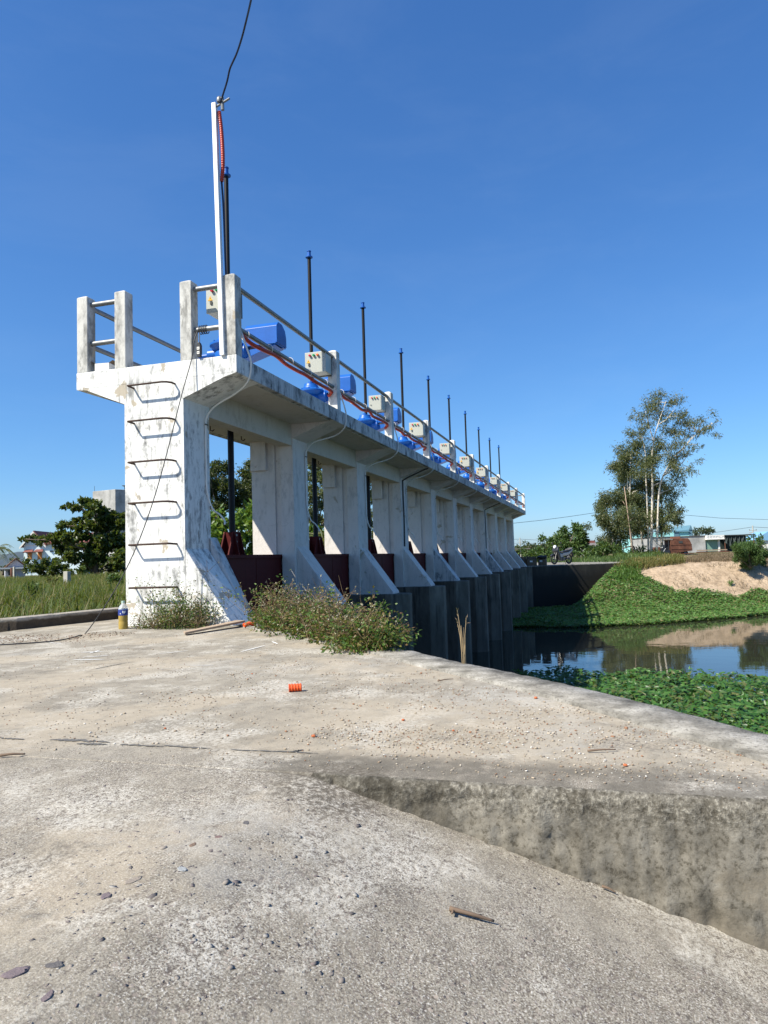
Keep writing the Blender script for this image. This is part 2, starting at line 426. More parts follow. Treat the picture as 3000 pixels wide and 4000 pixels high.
def water():
    t = NT('pond_water')
    w1 = t.noise(2.2, 3, .5, t.vec((1, .55, 1)))
    w2 = t.noise(9, 2, .5, t.vec((1, .6, 1)))
    t.bump(t.math('ADD', w1, t.mul(w2, .15)), .045, .05)
    t.b.inputs['IOR'].default_value = 1.33
    return t.done((.03, .032, .022), .02, spec=.6)
M_WATER = water()

def bottle_mats():
    a = NT('clear_plastic'); a.b.inputs['Transmission Weight'].default_value = .85; a.b.inputs['IOR'].default_value = 1.2
    a.done((.85, .92, .95), .12)
    b = NT('yellow_oil'); b.b.inputs['Transmission Weight'].default_value = .12; b.b.inputs['IOR'].default_value = 1.3
    b.done((.42, .3, .08), .15)
    return a.m, b.m
M_CLEAR, M_OIL = bottle_mats()
M_BLULAB = plain('blue_label', (.02, .04, .22), .4)

def leafmat(name, cols, rough=.5, trans=.35, spec=.4):
    t = NT(name)
    r = t.geo.outputs['Random Per Island']
    k = len(cols)
    c = t.ramp(r, [((i + .5) / k, col) for i, col in enumerate(cols)])
    t.done(c, rough, spec=spec)
    tr = t.n('ShaderNodeBsdfTranslucent'); t.put(tr.inputs[0], t.mix(.4, c, (.25, .32, .02)))
    mx = t.n('ShaderNodeMixShader'); mx.inputs[0].default_value = trans
    t.t.links.new(t.b.outputs[0], mx.inputs[1]); t.t.links.new(tr.outputs[0], mx.inputs[2])
    t.t.links.new(mx.outputs[0], t.out.inputs[0])
    return t.m
L_SPIN = leafmat('water_spinach_leaf', [(.024, .08, .018), (.042, .12, .026), (.065, .165, .034), (.09, .21, .045), (.052, .13, .03), (.12, .14, .045)], .4)
L_SPINF = leafmat('far_spinach_leaf', [(.045, .115, .022), (.07, .17, .03), (.10, .22, .04), (.14, .25, .06), (.08, .185, .042), (.17, .17, .06)], .5)
L_GRASS = leafmat('meadow_grass', [(.042, .07, .013), (.07, .11, .02), (.10, .14, .03), (.16, .14, .055)], .6)
L_DRYG = leafmat('dry_grass', [(.16, .11, .07), (.22, .16, .1), (.28, .2, .14), (.12, .1, .055)], .8, .2)
L_YELG = leafmat('yellow_grass', [(.14, .15, .04), (.2, .18, .06), (.28, .2, .08), (.08, .12, .03)], .7, .3)
L_TALLG = leafmat('tall_green_grass', [(.05, .12, .02), (.08, .17, .03), (.11, .2, .04)], .5)
L_EUC = leafmat('eucalyptus_leaf', [(.07, .088, .03), (.10, .12, .04), (.135, .15, .06), (.18, .165, .08)], .5)
L_EUC2 = leafmat('dark_eucalyptus_leaf', [(.06, .085, .033), (.09, .115, .045), (.12, .145, .058), (.155, .15, .065)], .5)
L_DARK = leafmat('dark_tree_leaf', [(.018, .034, .012), (.03, .05, .016), (.045, .065, .02), (.065, .075, .026)], .5)
L_TERM = leafmat('almond_tree_leaf', [(.03, .055, .012), (.05, .085, .018), (.075, .115, .022), (.12, .13, .04)], .35)
L_TERMB = leafmat('bright_almond_leaf', [(.045, .1, .012), (.075, .15, .018), (.11, .2, .025), (.17, .25, .04)], .35)
L_SHRUB = leafmat('roadside_leaf', [(.03, .065, .018), (.05, .1, .025), (.075, .14, .03), (.11, .17, .05)], .5)
L_ROUND = leafmat('feathery_leaf', [(.05, .1, .03), (.075, .14, .035), (.1, .175, .05)], .6)
L_WEED = leafmat('weed_leaf', [(.045, .10, .018), (.075, .15, .025), (.11, .19, .035), (.2, .17, .05), (.17, .10, .05)], .5)
L_DEAD = leafmat('dead_leaf', [(.1, .04, .025), (.14, .07, .04), (.07, .035, .025), (.2, .11, .06)], .8, .1)
L_PALM = leafmat('palm_leaf', [(.07, .1, .02), (.12, .14, .03), (.2, .17, .04)], .5)
L_FAR = leafmat('far_hedge_leaf', [(.04, .06, .035), (.06, .085, .045), (.09, .11, .06)], .7)
L_SEED = leafmat('seed_head', [(.4, .38, .27), (.5, .47, .36), (.3, .24, .1)], .8, .2)
M_TWIG = plain('dry_twig', (.14, .095, .048), .9, 0, .35, 30)
M_DSTALK = plain('straw', (.3, .22, .12), .9)
M_GSTEM = plain('green_stem', (.1, .11, .04), .8)

def pebmat(name, cols, rough=.8):
    t = NT(name)
    c = t.ramp(t.geo.outputs['Random Per Island'], [(i / len(cols) + .02, col) for i, col in enumerate(cols)])
    for n in t.t.nodes:
        if n.type == 'VALTORGB': n.color_ramp.interpolation = 'CONSTANT'
    c = t.mix(t.mul(t.step(t.noise(180, 3), .45, .6), .3), c, (.2, .18, .15))
    return t.done(c, rough, spec=.25)
M_PEB = pebmat('pebbles', [(.34, .27, .19), (.42, .34, .25), (.27, .2, .14), (.5, .43, .34), (.36, .3, .22), (.6, .57, .52), (.3, .15, .08), (.24, .2, .17)])
M_AGG = pebmat('aggregate_stones', [(.15, .125, .12), (.22, .19, .165), (.12, .105, .1), (.27, .235, .2), (.18, .145, .135), (.32, .3, .27)])

# ------------------------------------------------------------------ foliage builders (numpy)
def unit(a): return a / np.maximum(np.linalg.norm(a, axis=1, keepdims=True), 1e-9)
def leaves(C, D, L, W, fold=.25, roll=None):
    """one folded four-sided leaf per row: C base, D direction, L length, W width"""
    n = len(C); D = unit(D)
    rv = rng.normal(size=(n, 3)); S = unit(np.cross(D, rv)) if roll is None else unit(np.cross(D, roll))
    Nn = np.cross(S, D)
    L = np.broadcast_to(np.asarray(L, float).reshape(-1, 1), (n, 1)); W = np.broadcast_to(np.asarray(W, float).reshape(-1, 1), (n, 1))
    mid = C + D * L * .42
    v = np.stack([C, mid + S * W * .5 + Nn * W * fold, C + D * L, mid - S * W * .5 + Nn * W * fold], 1).reshape(-1, 3)
    b = np.arange(n)[:, None] * 4
    f = np.concatenate([b + [0, 1, 2], b + [0, 2, 3]], 1).reshape(-1, 3)
    return v, f
def arrow_leaves(C, D, L, W, upv):
    n = len(C); D = unit(D); S = unit(np.cross(D, upv)); Nn = np.cross(S, D)
    L = L.reshape(-1, 1); W = W.reshape(-1, 1)
    v = np.stack([C, C - D * L * .22 + S * W * .42, C + D * L * .2 + S * W * .5 + Nn * W * .12, C + D * L - Nn * L * .12,
                  C + D * L * .2 - S * W * .5 + Nn * W * .12, C - D * L * .22 - S * W * .42], 1).reshape(-1, 3)
    b = np.arange(n)[:, None] * 6
    f = np.concatenate([b + [0, 1, 2], b + [0, 2, 3], b + [0, 3, 4], b + [0, 4, 5]], 1).reshape(-1, 3)
    return v, f
def blades(P, H, Wd, lean, dirs=None):
    n = len(P); a = rng.uniform(0, 2*np.pi, n) if dirs is None else dirs
    d = np.stack([np.cos(a), np.sin(a), np.zeros(n)], 1); s = np.stack([-np.sin(a), np.cos(a), np.zeros(n)], 1)
    H = H.reshape(-1, 1); Wd = np.broadcast_to(np.asarray(Wd, float).reshape(-1, 1), (n, 1)); lean = lean.reshape(-1, 1)
    z = np.array([[0, 0, 1.]])
    p0 = P; p1 = P + z * H * .5 + d * lean * H * .25; p2 = P + z * H * (.95 - .25 * lean) + d * lean * H * .8
    p3 = P + z * H * (1.0 - .55 * lean) + d * lean * H * 1.3
    v = np.stack([p0 - s*Wd*.5, p0 + s*Wd*.5, p1 - s*Wd*.5, p1 + s*Wd*.5, p2 - s*Wd*.32, p2 + s*Wd*.32, p3], 1).reshape(-1, 3)
    b = np.arange(n)[:, None] * 7
    f = np.concatenate([b+[0,1,3], b+[0,3,2], b+[2,3,5], b+[2,5,4], b+[4,5,6]], 1).reshape(-1, 3)
    return v, f
def clump_cloud(clumps, per, shell=.35):
    """clumps: list of (x,y,z,r[,flat]); points spread through irregular lumps"""
    out = []; ctr = []
    for c in clumps:
        r = c[3]; fl = c[4] if len(c) > 4 else .8
        n = max(6, int(per * (r ** 2 if per > 0 else 1)))
        k = max(3, int(4 + r * 3))
        sub = rng.normal(size=(k, 3)) * [r*.5, r*.5, r*.5*fl]
        pick = rng.integers(0, k, n)
        p = sub[pick] + rng.normal(size=(n, 3)) * [r*.24, r*.24, r*.24*fl]
        out.append(p + np.array(c[:3])); ctr.append(np.repeat([c[:3]], n, 0))
    return np.concatenate(out), np.concatenate(ctr)
def crown(name, clumps, per, L, W, mat, parent, droop=.3, fold=.2):
    P, Cn = clump_cloud(clumps, per * 6)
    D = unit(P - Cn) * .6 + rng.normal(size=P.shape) * .7 + np.array([0, 0, -droop])
    Ls = L * rng.uniform(.65, 1.3, len(P)); Ws = W * rng.uniform(.7, 1.25, len(P))
    v, f = leaves(P, D, Ls, Ws, fold)
    return link(name, npmesh(name, v, f), mat, parent)
def branchy(mb, base, tips, r0, seed=0, wob=.12):
    """a limb from base to every tip"""
    rd = random.Random(seed); base = Vector(base)
    for t in tips:
        t = Vector(t); d = t - base; L = d.length; pts = [base]
        for i in range(1, 5):
            q = i / 5
            pts.append(base + d * q + Vector((rd.gauss(0, 1), rd.gauss(0, 1), rd.gauss(0, .6))) * wob * L * .18 + Vector((0, 0, 1)) * L * .06 * math.sin(q * math.pi))
        pts.append(t)
        mb.tube(pts, [r0 * (1 - .8 * i / 5) for i in range(6)], 6)

# ------------------------------------------------------------------ terrain
WATER_Z = -2.35
SHORE = [(-60, 60), (-20, 37), (-11, 29.8), (-8, 26.9), (-5, 24.7), (-3, 24.1), (2, 23.6)]
TOP = [(-60, 72), (-20, 45), (-12, 37.2), (-9, 36.6), (-7, 36.5), (-4.8, 35.8), (2, 33.6)]
def interp(tab, y): return float(np.interp(y, [a for a, b in tab], [b for a, b in tab]))
def sm(t): t = max(0, min(1, t)); return t * t * (3 - 2 * t)
def gz(x, y):
    nz = mnoise.noise((x * .5, y * .5, 0)) * .12 + mnoise.noise((x * .13, y * .13, 3)) * .2
    if y > 2.05:
        return -.2 + nz * .6
    if x < -5.02 or (x < 0.6 and y > -0.1):
        return -.6 if y > -2.9 else min(-.6, .295 * (y + 2.93) - .4)
    if y < -70: return 0
    # behind the far wing wall
    wx = 32.3 + (max(0, -y) / 4.8) * 3.3 if y > -4.8 else 35.6
    if y > -4.8 and x > wx + .75: return -.03
    sx, tx = interp(SHORE, y), interp(TOP, y)
    t = (x - sx) / (tx - sx)
    if t <= 0: return max(-3.2, WATER_Z - .12 + t * 2)
    if t >= 1:
        far = x - tx
        return -.05 + min(.28, far * .012) + nz * .3 * min(1, far / 3)
    z = WATER_Z - .12 + 2.4 * (.42 * t + .58 * sm((t - .35) / .6))
    nz += .10 * abs(mnoise.noise((x * 1.7, y * 1.7, 5))) + .06 * mnoise.noise((x * 3.7, y * 3.7, 8))
    z += nz * 1.0 * min(1, t * 3) * min(1, (1 - t) * 4 + .15)
    if y > -4.8 and x > wx - .6: return min(z, WATER_Z + .05 + 2.2 * sm((-y - 2.0) / 3.1)) - .25
    if y > -5.2:
        lim = WATER_Z + .05 + 2.2 * sm((-y - 2.0) / 3.1)
        z = min(z, lim)
    return z
def axis(*segs):
    o = []
    for a, b, st in segs: o += list(np.arange(a, b, st))
    return np.array(o)
gx = np.concatenate([[-3000, -800, -200, -80], axis((-40, -14, 4), (-14, 22, .9), (22, 46, .28), (46, 90, 2.5), (90, 200, 12)), [220, 300, 500, 1000, 3500]])
gy = np.concatenate([[-3500, -1000, -400, -200, -120], axis((-80, -30, 5), (-30, -16, 1.5), (-16, 3, .5), (3, 30, 1.5), (30, 120, 8)), [120, 200, 400, 1000, 3500]])
GV = [(x, y, gz(x, y)) for x in gx for y in gy]
ny = len(gy)
GF = [(i*ny+j, (i+1)*ny+j, (i+1)*ny+j+1, i*ny+j+1) for i in range(len(gx)-1) for j in range(ny-1)]
g = link('ground', npmesh('ground', GV, GF), M_GROUND, smooth=True); g['kind'] = 'structure'

m = MB(); m.quad((-30, -78, WATER_Z), (70, -78, WATER_Z), (70, 2.0, WATER_Z), (-30, 2.0, WATER_Z))
wt = m.build('water', M_WATER); wt['kind'] = 'structure'

# far platform and road
m = MB(); m.prism([(32.3, 6), (32.34, -.03), (35.66, -4.83), (37.2, -6.2), (42.5, -6.9), (47, -5), (48, 6)], 'z', -.01, .03)
rd_ = m.build('road', M_COPE); rd_['kind'] = 'structure'
# near platform: top sheet
EDGE = [(.1, -.28), (-1.0, -1.43), (-2.04, -2.49), (-2.55, -2.92), (-3.0, -3.36), (-3.42, -3.74), (-3.83, -4.07), (-4.28, -4.4), (-4.98, -4.9)]
INN = []
for i, (x, y) in enumerate(EDGE):
    INN.append((x - .21 + (0.03 if i else 0), y + .23))
XL = -4.985
poly = [(XL, 2.52), (.9, 2.52), (.9, .05), (.05, .05)] + [p for p in INN[0:-1]] + [(XL, INN[-1][1])]
m = MB(); m.add([(x, y, 0) for x, y in poly], [tuple(range(len(poly)))]); m.quad((XL, -2.91, 0), (XL, 2.52, 0), (XL - .03, 2.52, -.012), (XL - .03, -2.91, -.012))
pv = m.build('pavement', M_PAVE); pv['kind'] = 'structure'
# lip and rough step face beside the ramp, as a fine grid with broken edges
ys = np.arange(-5.02, -2.90, .0125)
prof = [(-4.99, 0)] ; 
def ramp_z(y): return min(0.0, .295 * (y + 2.93))
rows = []
for y in ys:
    zb = ramp_z(y) - .02
    nz = lambda a, b, c, s=1: mnoise.noise((y * a + c, b, s))
    r = .028 + .014 * nz(6, .3, 1) + .01 * nz(25, .7, 4)
    col = [(XL, y, 0.0)]
    for k in range(1, 7):
        q = k / 6 * math.pi / 2
        col.append((XL - r * math.sin(q), y, -r * (1 - math.cos(q))))
    h = -r - zb
    for k in range(1, 15):
        zz = -r - h * k / 14
        off = .012 * mnoise.noise((y * 9, zz * 9, 2)) + .007 * mnoise.noise((y * 32, zz * 32, 5)) + .004 * mnoise.noise((y * 80, zz * 80, 8))
        col.append((XL - r - .018 * k / 14 + off * min(1, k / 2) * min(1, h / .06), y, zz))
    if h < 0.005: col = [(XL - .002 * i, y, -.001 * i) for i in range(len(col))]
    rows.append(col)
nk = len(rows[0])
V = [p for c in rows for p in c]
F = [(i*nk+j, (i+1)*nk+j, (i+1)*nk+j+1, i*nk+j+1) for i in range(len(rows)-1) for j in range(nk-1)]
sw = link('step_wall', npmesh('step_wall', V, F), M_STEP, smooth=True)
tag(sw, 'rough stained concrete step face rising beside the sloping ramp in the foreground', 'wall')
# ramp sheet, level at the left and falling to the right
xs = np.concatenate([[-30, -20, -14], np.arange(-10, -7.4, .2), np.arange(-7.4, -5.0, .02), [-4.975]])
yy = np.concatenate([[-12, -10, -8, -7], np.arange(-6, -1.2, .02), np.arange(-1.2, 2.6, .1), [2.6]])
def rz(x, y):
    k = y + 2.93
    z = .295 * (k - math.sqrt(k * k + .004)) / 2
    z += (.0035 * mnoise.noise((x * 3, y * 3, 1)) + .0025 * mnoise.noise((x * 11, y * 11, 4)) + .0018 * mnoise.noise((x * 34, y * 34, 7))) * max(0.0, min(1.0, (-5.0 - x) / .3))
    return z - (.0008 if x < -4.99 else .004)
V = [(x, y, rz(x, y)) for x in xs for y in yy]; ny = len(yy)
F = [(i*ny+j, (i+1)*ny+j, (i+1)*ny+j+1, i*ny+j+1) for i in range(len(xs)-1) for j in range(ny-1)]
rp = link('ramp', npmesh('ramp', V, F), M_RAMP, smooth=True); rp['kind'] = 'structure'

# near wing wall with its coping along the edge of the platform
m = MB(); n = 60
def along(tab, q):
    d = [0]
    for a, b in zip(tab, tab[1:]): d.append(d[-1] + math.hypot(b[0]-a[0], b[1]-a[1]))
    return float(np.interp(q * d[-1], d, [p[0] for p in tab])), float(np.interp(q * d[-1], d, [p[1] for p in tab]))
rows = []
NQ = 260
for i in range(NQ):
    q = i / (NQ - 1)
    xo, yo = along(EDGE, q); xi, yi = along(INN, q)
    j = .012 * mnoise.noise((q * 40, 1, 0)) + .008 * mnoise.noise((q * 150, 2, 0))
    top = .012 + .004 * mnoise.noise((q * 60, 5, 0))
    dx, dy = xo - xi, yo - yi; L = math.hypot(dx, dy); dx /= L; dy /= L
    w2 = .02 * mnoise.noise((q * 25, 8, 0))
    rows.append([(xi + dx * w2, yi + dy * w2, -.02), (xi + dx * (w2 + .012), yi + dy * (w2 + .012), top), (xo - dx * (.03 - j), yo - dy * (.03 - j), top),
                 (xo + dx * j, yo + dy * j, top - .025), (xo + dx * j, yo + dy * j, -.3), (xo, yo, -2.9)])
V = [p for r_ in rows for p in r_]
F = [(i*6+j, (i+1)*6+j, (i+1)*6+j+1, i*6+j+1) for i in range(NQ-1) for j in range(5)]
nw = link('retaining_wall', npmesh('retaining_wall', V, F), M_COPE)
tag(nw, 'near concrete wing wall with pale coping along the platform edge above the pond plants', 'retaining wall')
# far wing wall
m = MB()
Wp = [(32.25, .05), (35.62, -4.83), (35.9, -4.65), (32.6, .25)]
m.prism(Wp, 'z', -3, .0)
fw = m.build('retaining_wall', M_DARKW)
tag(fw, 'dark stained far wing wall with shade painted low, below the road where the motorbike stands', 'retaining wall')

# ------------------------------------------------------------------ the sluice gate structure
PC = [None, 3.36, 6.44, 9.66, 12.9, 16.05, 19.25, 22.5, 25.75, 29.0]       # inner pier centres
POSTX = [0.08] + [p for p in PC[1:]] + [32.48]
P_IN = [(0.0, .565)] + [(p - .30, p + .28) for p in PC[1:]] + [(32.05, 32.56)]
END = 32.56
gate = thing('sluice_gate', 'long white concrete sluice gate with ten bays, ladder rungs and raised railed deck', 'sluice gate')
m = MB(); m.box((.30, -.04, 2.80), (END, 2.09, 3.005)); m.box((1.45, 2.085, 2.803), (END - .003, 2.25, 3.002))  # second box: unseen rear strip added to push the deck's shadow further in
deck = m.build('deck', M_EDGE, gate, bevel=.008)
m = MB(); m.box((0.0, -.041, 2.80), (.30, 2.091, 3.006)); m.build('end_beam', M_WHITE, deck, bevel=.01)
# soffit render skim 3 mm below slab between piers keeps the paler paint of the underside
for i in range(10):
    a, b = P_IN[i][1] + .002, P_IN[i+1][0] - .002
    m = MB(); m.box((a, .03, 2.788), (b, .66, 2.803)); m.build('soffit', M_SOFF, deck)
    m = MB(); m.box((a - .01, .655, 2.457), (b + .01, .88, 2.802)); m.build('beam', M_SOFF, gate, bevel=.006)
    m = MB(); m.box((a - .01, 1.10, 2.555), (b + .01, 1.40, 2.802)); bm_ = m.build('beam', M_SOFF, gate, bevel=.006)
    if i < 5:
        for hx in (a + .55, a + 1.0, a + 1.9):
            m = MB(); m.tube([(hx, 1.2, 2.56), (hx, 1.2, 2.50), (hx + .03, 1.18, 2.49), (hx + .04, 1.16, 2.515)], .008, 6); m.build('hook', M_RUST, bm_)
BR = [(-.035, 2.803), (-.035, 2.795), (.112, 2.766), (.64, 2.57)]
for i, (a, b) in enumerate(P_IN):
    c = (a + b) / 2
    m = MB()
    if i == 0:
        m.prism([(2.085, 2.803), (2.085, 2.80), (1.95, 2.785), (1.42, 2.569), (1.42, -.3), (.64, -.3), (.64, 2.57), (.112, 2.766), (.03, 2.785), (-.035, 2.802), (-.035, 2.803)], 'x', a, b)
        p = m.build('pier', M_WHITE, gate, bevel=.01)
        m = MB(); m.prism([(.642, .863), (.642, -.1), (.06, -.1), (.06, 0.0)], 'x', a, b - .06); m.build('buttress', M_WHITE, p, bevel=.012)
        m = MB(); m.prism([(.62, 1.0), (.62, -.1), (.16, -.1), (.16, 0.1)], 'x', b - .055, b + .11); m.build('buttress', M_BUTT, p, bevel=.012)
    else:
        m.prism([(-.035, 2.803), (-.035, 2.80), (.112, 2.768), (.64, 2.57), (.64, -.05), (.85, -.05), (.85, 2.803)], 'x', a, b)
        m.prism([(.848, -.05), (.965, -.05), (.965, 2.802), (.848, 2.802)], 'x', a + .06, b - .06)
        m.prism([(.963, -.05), (1.36, -.05), (1.36, 2.80), (.963, 2.80)], 'x', a + .035, b - .035)
        m.prism([(1.36, 2.801), (1.36, 2.6), (1.9, 2.785), (2.085, 2.80)], 'x', a + .04, b - .04)
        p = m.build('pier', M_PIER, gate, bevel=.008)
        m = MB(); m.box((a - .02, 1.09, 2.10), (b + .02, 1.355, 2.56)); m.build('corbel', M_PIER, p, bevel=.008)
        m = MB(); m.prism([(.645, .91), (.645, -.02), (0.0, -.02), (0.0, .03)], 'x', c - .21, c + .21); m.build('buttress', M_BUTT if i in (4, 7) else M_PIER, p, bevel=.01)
        m = MB()
        if i == 10: ft = [(a - .06, 2.05), (a - .06, .02), (a + .12, -.26), (b - .1, -.26), (b + .05, .02), (b + .05, 2.05)]
        else: ft = [(a - .05, 2.05), (a - .05, .02), (a + .16, -.28), (b - .16, -.28), (b + .05, .02), (b + .05, 2.05)]
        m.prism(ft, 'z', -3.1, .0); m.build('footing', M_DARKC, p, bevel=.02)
# abutment below the first pier
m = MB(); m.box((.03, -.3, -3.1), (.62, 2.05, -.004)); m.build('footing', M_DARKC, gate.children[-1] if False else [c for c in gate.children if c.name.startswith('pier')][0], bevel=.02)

# railing posts: front row, back row, and the two by the ladder opening
def post_bm(): 
    m = MB(); h = .075
    m.add([(-h,-h,0),(h,-h,0),(h,h,0),(-h,h,0),(-h,-h,.925),(h,-h,.925),(h,h,.925),(-h,h,.925),(-.03,-.03,.95),(.03,-.03,.95),(.03,.03,.95),(-.03,.03,.95)],
          [(0,3,2,1),(0,1,5,4),(1,2,6,5),(2,3,7,6),(3,0,4,7),(4,5,9,8),(5,6,10,9),(6,7,11,10),(7,4,8,11),(8,9,10,11)])
    return m
pp = []
for (x, y, mt) in [(.08, .042, M_POST), (.08, .60, M_POST), (.08, 1.48, M_POST), (.08, 2.01, M_POST)] + \
                  [(x, .042, M_POSTN) for x in POSTX[1:]] + [(x, 2.01, M_POSTN) for x in POSTX[1:]] + [(32.48, 1.0, M_POSTN)]:
    o = post_bm().build('post', mt, gate, bevel=.008); o.location = (x, y, 3.003); pp.append(o)
def pipe(a, b, r=.03): m = MB(); m.tube([a, b], r, 12); return m.build('rail', M_GALV, gate, smooth='auto')
for z in (3.845, 3.365):
    for i in range(10):
        pipe((POSTX[i] + .06, .042, z), (POSTX[i+1] - .06, .042, z))
        pipe((POSTX[i] + .06, 2.01, z), (POSTX[i+1] - .06, 2.01, z))
    pipe((.08, .11, z), (.08, .54, z)); pipe((.08, 1.55, z), (.08, 1.945, z))
    pipe((32.48, .11, z), (32.48, .93, z)); pipe((32.48, 1.07, z), (32.48, 1.945, z))
# ladder rungs cast into the end pier
for k, z in enumerate((.43, .915, 1.388, 1.857, 2.33, 2.745)):
    d = .125; pts = [(.03, 1.29, z), (-d + .025, 1.292, z + .004), (-d, 1.285, z + .004), (-d, 1.25, z + .004)]
    c2 = .09 if k > 1 else .03
    pts += [(-d, .75 + c2, z + .006), (-d * .85, .75 + c2 * .4, z + .005), (-d * .55, .748, z + .002), (.03, .745, z)]
    m = MB(); m.tube(pts, .0115, 8); m.build('ladder_rung', M_RUST, gate, smooth='auto')

# ------------------------------------------------------------------ steel gate leaves with their lifting stems
RODX = [(P_IN[i][1] + P_IN[i+1][0]) / 2 for i in range(10)]
ROD_Y = 1.02
ROD_T = [6.30, 6.33, 6.42, 6.25, 6.26, 6.32, 6.36, 6.26, 6.28, 6.39]
for i in range(10):
    x0, x1 = P_IN[i][1] - .0, P_IN[i+1][0] + .05
    t = thing('gate_leaf', 'dark maroon steel gate leaf with black stem in the %s bay from the ladder' % ORD[i], 'gate leaf', (RODX[i], .905, -2.2), 0, 'steel gate leaves in the bays')
    L, Rr = x0 - RODX[i] + .004, x1 - RODX[i]
    m = MB(); m.box((L, -.025, 0), (Rr, .012, 2.985)); m.box((L, -.045, 2.94), (Rr, .25, 2.99))
    for xx in np.linspace(L + .04, Rr - .04, 4): m.box((xx - .012, .012, 0), (xx + .012, .09, 2.95))
    for zz in np.linspace(.1, 2.7, 5): m.box((L, .012, zz), (Rr, .085, zz + .02))
    for xx in (-.42, .42): m.box((xx - .004, -.03, .02), (xx + .004, -.025, 2.93))
    m.build('panel', M_MAROON, t, bevel=.004)
    m = MB()
    for yy in (.05, .18):
        m.prism([(-.24, 2.985), (.24, 2.985), (.095, 3.31), (-.095, 3.31)], 'y', yy, yy + .018)
    for xx in (-.09, .07): m.prism([(-.03, 2.985), (.27, 2.985), (.2, 3.3), (.04, 3.3)], 'x', xx, xx + .018)
    lg = m.build('lifting_bracket', M_MAROON, t)
    for zz in (3.08, 3.17, 3.26):
        m = MB(); m.lathe([(.016, .035), (.016, .05)], (-.03, 0, zz), 8, 'y'); m.build('bolt', M_GALV, lg)
    m = MB(); top = ROD_T[i] + 2.2
    m.lathe([(.043, 3.05), (.043, 5.0), (.033, 5.05), (.032, top - .1)], (0, .12, 0), 14)
    st = m.build('stem', M_BLACK, t, smooth='auto')
    m = MB(); m.lathe([(.036, top - .13), (.066, top - .125), (.066, top - .108), (.036, top - .10), (.033, top - .02), (.04, top - .012), (.04, top)], (0, .12, 0), 16)
    m.build('cap', M_BLUE, st, smooth='auto')

# ------------------------------------------------------------------ hoists on the deck
def make_hoist():
    t = thing('gate_hoist', '', 'gate hoist', (0, 0, 3.006), 0, 'blue hoists along the deck')
    m = MB(); m.box((-.2, -.2, 0), (.2, .2, .03)); m.lathe([(.13, .03), (.11, .1), (.11, .46), (.14, .5)], n=16)
    m.build('stand', M_BLUE, t, smooth='auto', bevel=.004)
    m = MB(); m.lathe([(.12, .48), (.17, .50), (.175, .60), (.15, .64), (.19, .66), (.245, .70), (.245, .725), (.21, .75), (.15, .775), (.14, .80), (.125, .82), (.12, .855), (.05, .87), (.048, .9)], n=28)
    gb = m.build('gearbox', M_BLUE, t, smooth='auto')
    m = MB()
    for k in range(10):
        q = 2*math.pi*k/10 + .2; m.lathe([(.014, .725), (.014, .75)], (.222*math.cos(q), .222*math.sin(q), 0), 6)
    m.build('bolts', M_BLUE, gb)
    m = MB(); m.lathe([(.075, -.30), (.1, -.28), (.1, -.1)], (.04, 0, .62), 16, 'y')
    m.build('worm_housing', M_BLUE, t, smooth='auto')
    m = MB(); m.lathe([(.05, .1), (.085, .12), (.085, .3), (.05, .32), (.028, .34), (.028, .44), (.05, .45), (.05, .48)], (.04, 0, .62), 14, 'y')
    m.build('crank_shaft', M_BLUE, t, smooth='auto')
    m = MB()
    m.prism([(-.12, .47), (-.12, .60), (-.72, .675), (-.72, .655)], 'x', .02, .035)
    m.prism([(-.12, .47), (-.12, .60), (-.72, .675), (-.72, .655)], 'x', .24, .255)
    m.add([(.02, -.1, .46), (.26, -.1, .46), (.3, -.72, .655), (.02, -.72, .655)], [(0, 1, 2, 3)])
    m.box((-.01, -.74, .672), (.33, -.26, .688))
    m.build('motor_bracket', M_BLUE, t)
    m = MB(); m.lathe([(.05, -.66), (.1, -.64), (.1, -.32), (.05, -.3)], (.17, 0, .79), 14, 'y'); m.build('motor', M_BLUE, t, smooth='auto')
    m = MB()
    pr = [(.02, .69), (.02, .93), (.075, .99), (.2, .985), (.30, .92), (.335, .83), (.34, .69)]
    n = len(pr)
    m.prism(pr, 'y', -.75, -.26)
    m.f = [f for f in m.f]
    m.build('motor_hood', M_BLUE, t, bevel=.006)
    return t
proto = make_hoist()
for i in range(10):
    o = proto if i == 0 else copy_tree(proto)
    o.location = (RODX[i], 1.05, 3.006)
    o['label'] = 'blue geared hoist with boxy motor hood in the %s bay from the ladder' % ORD[i]

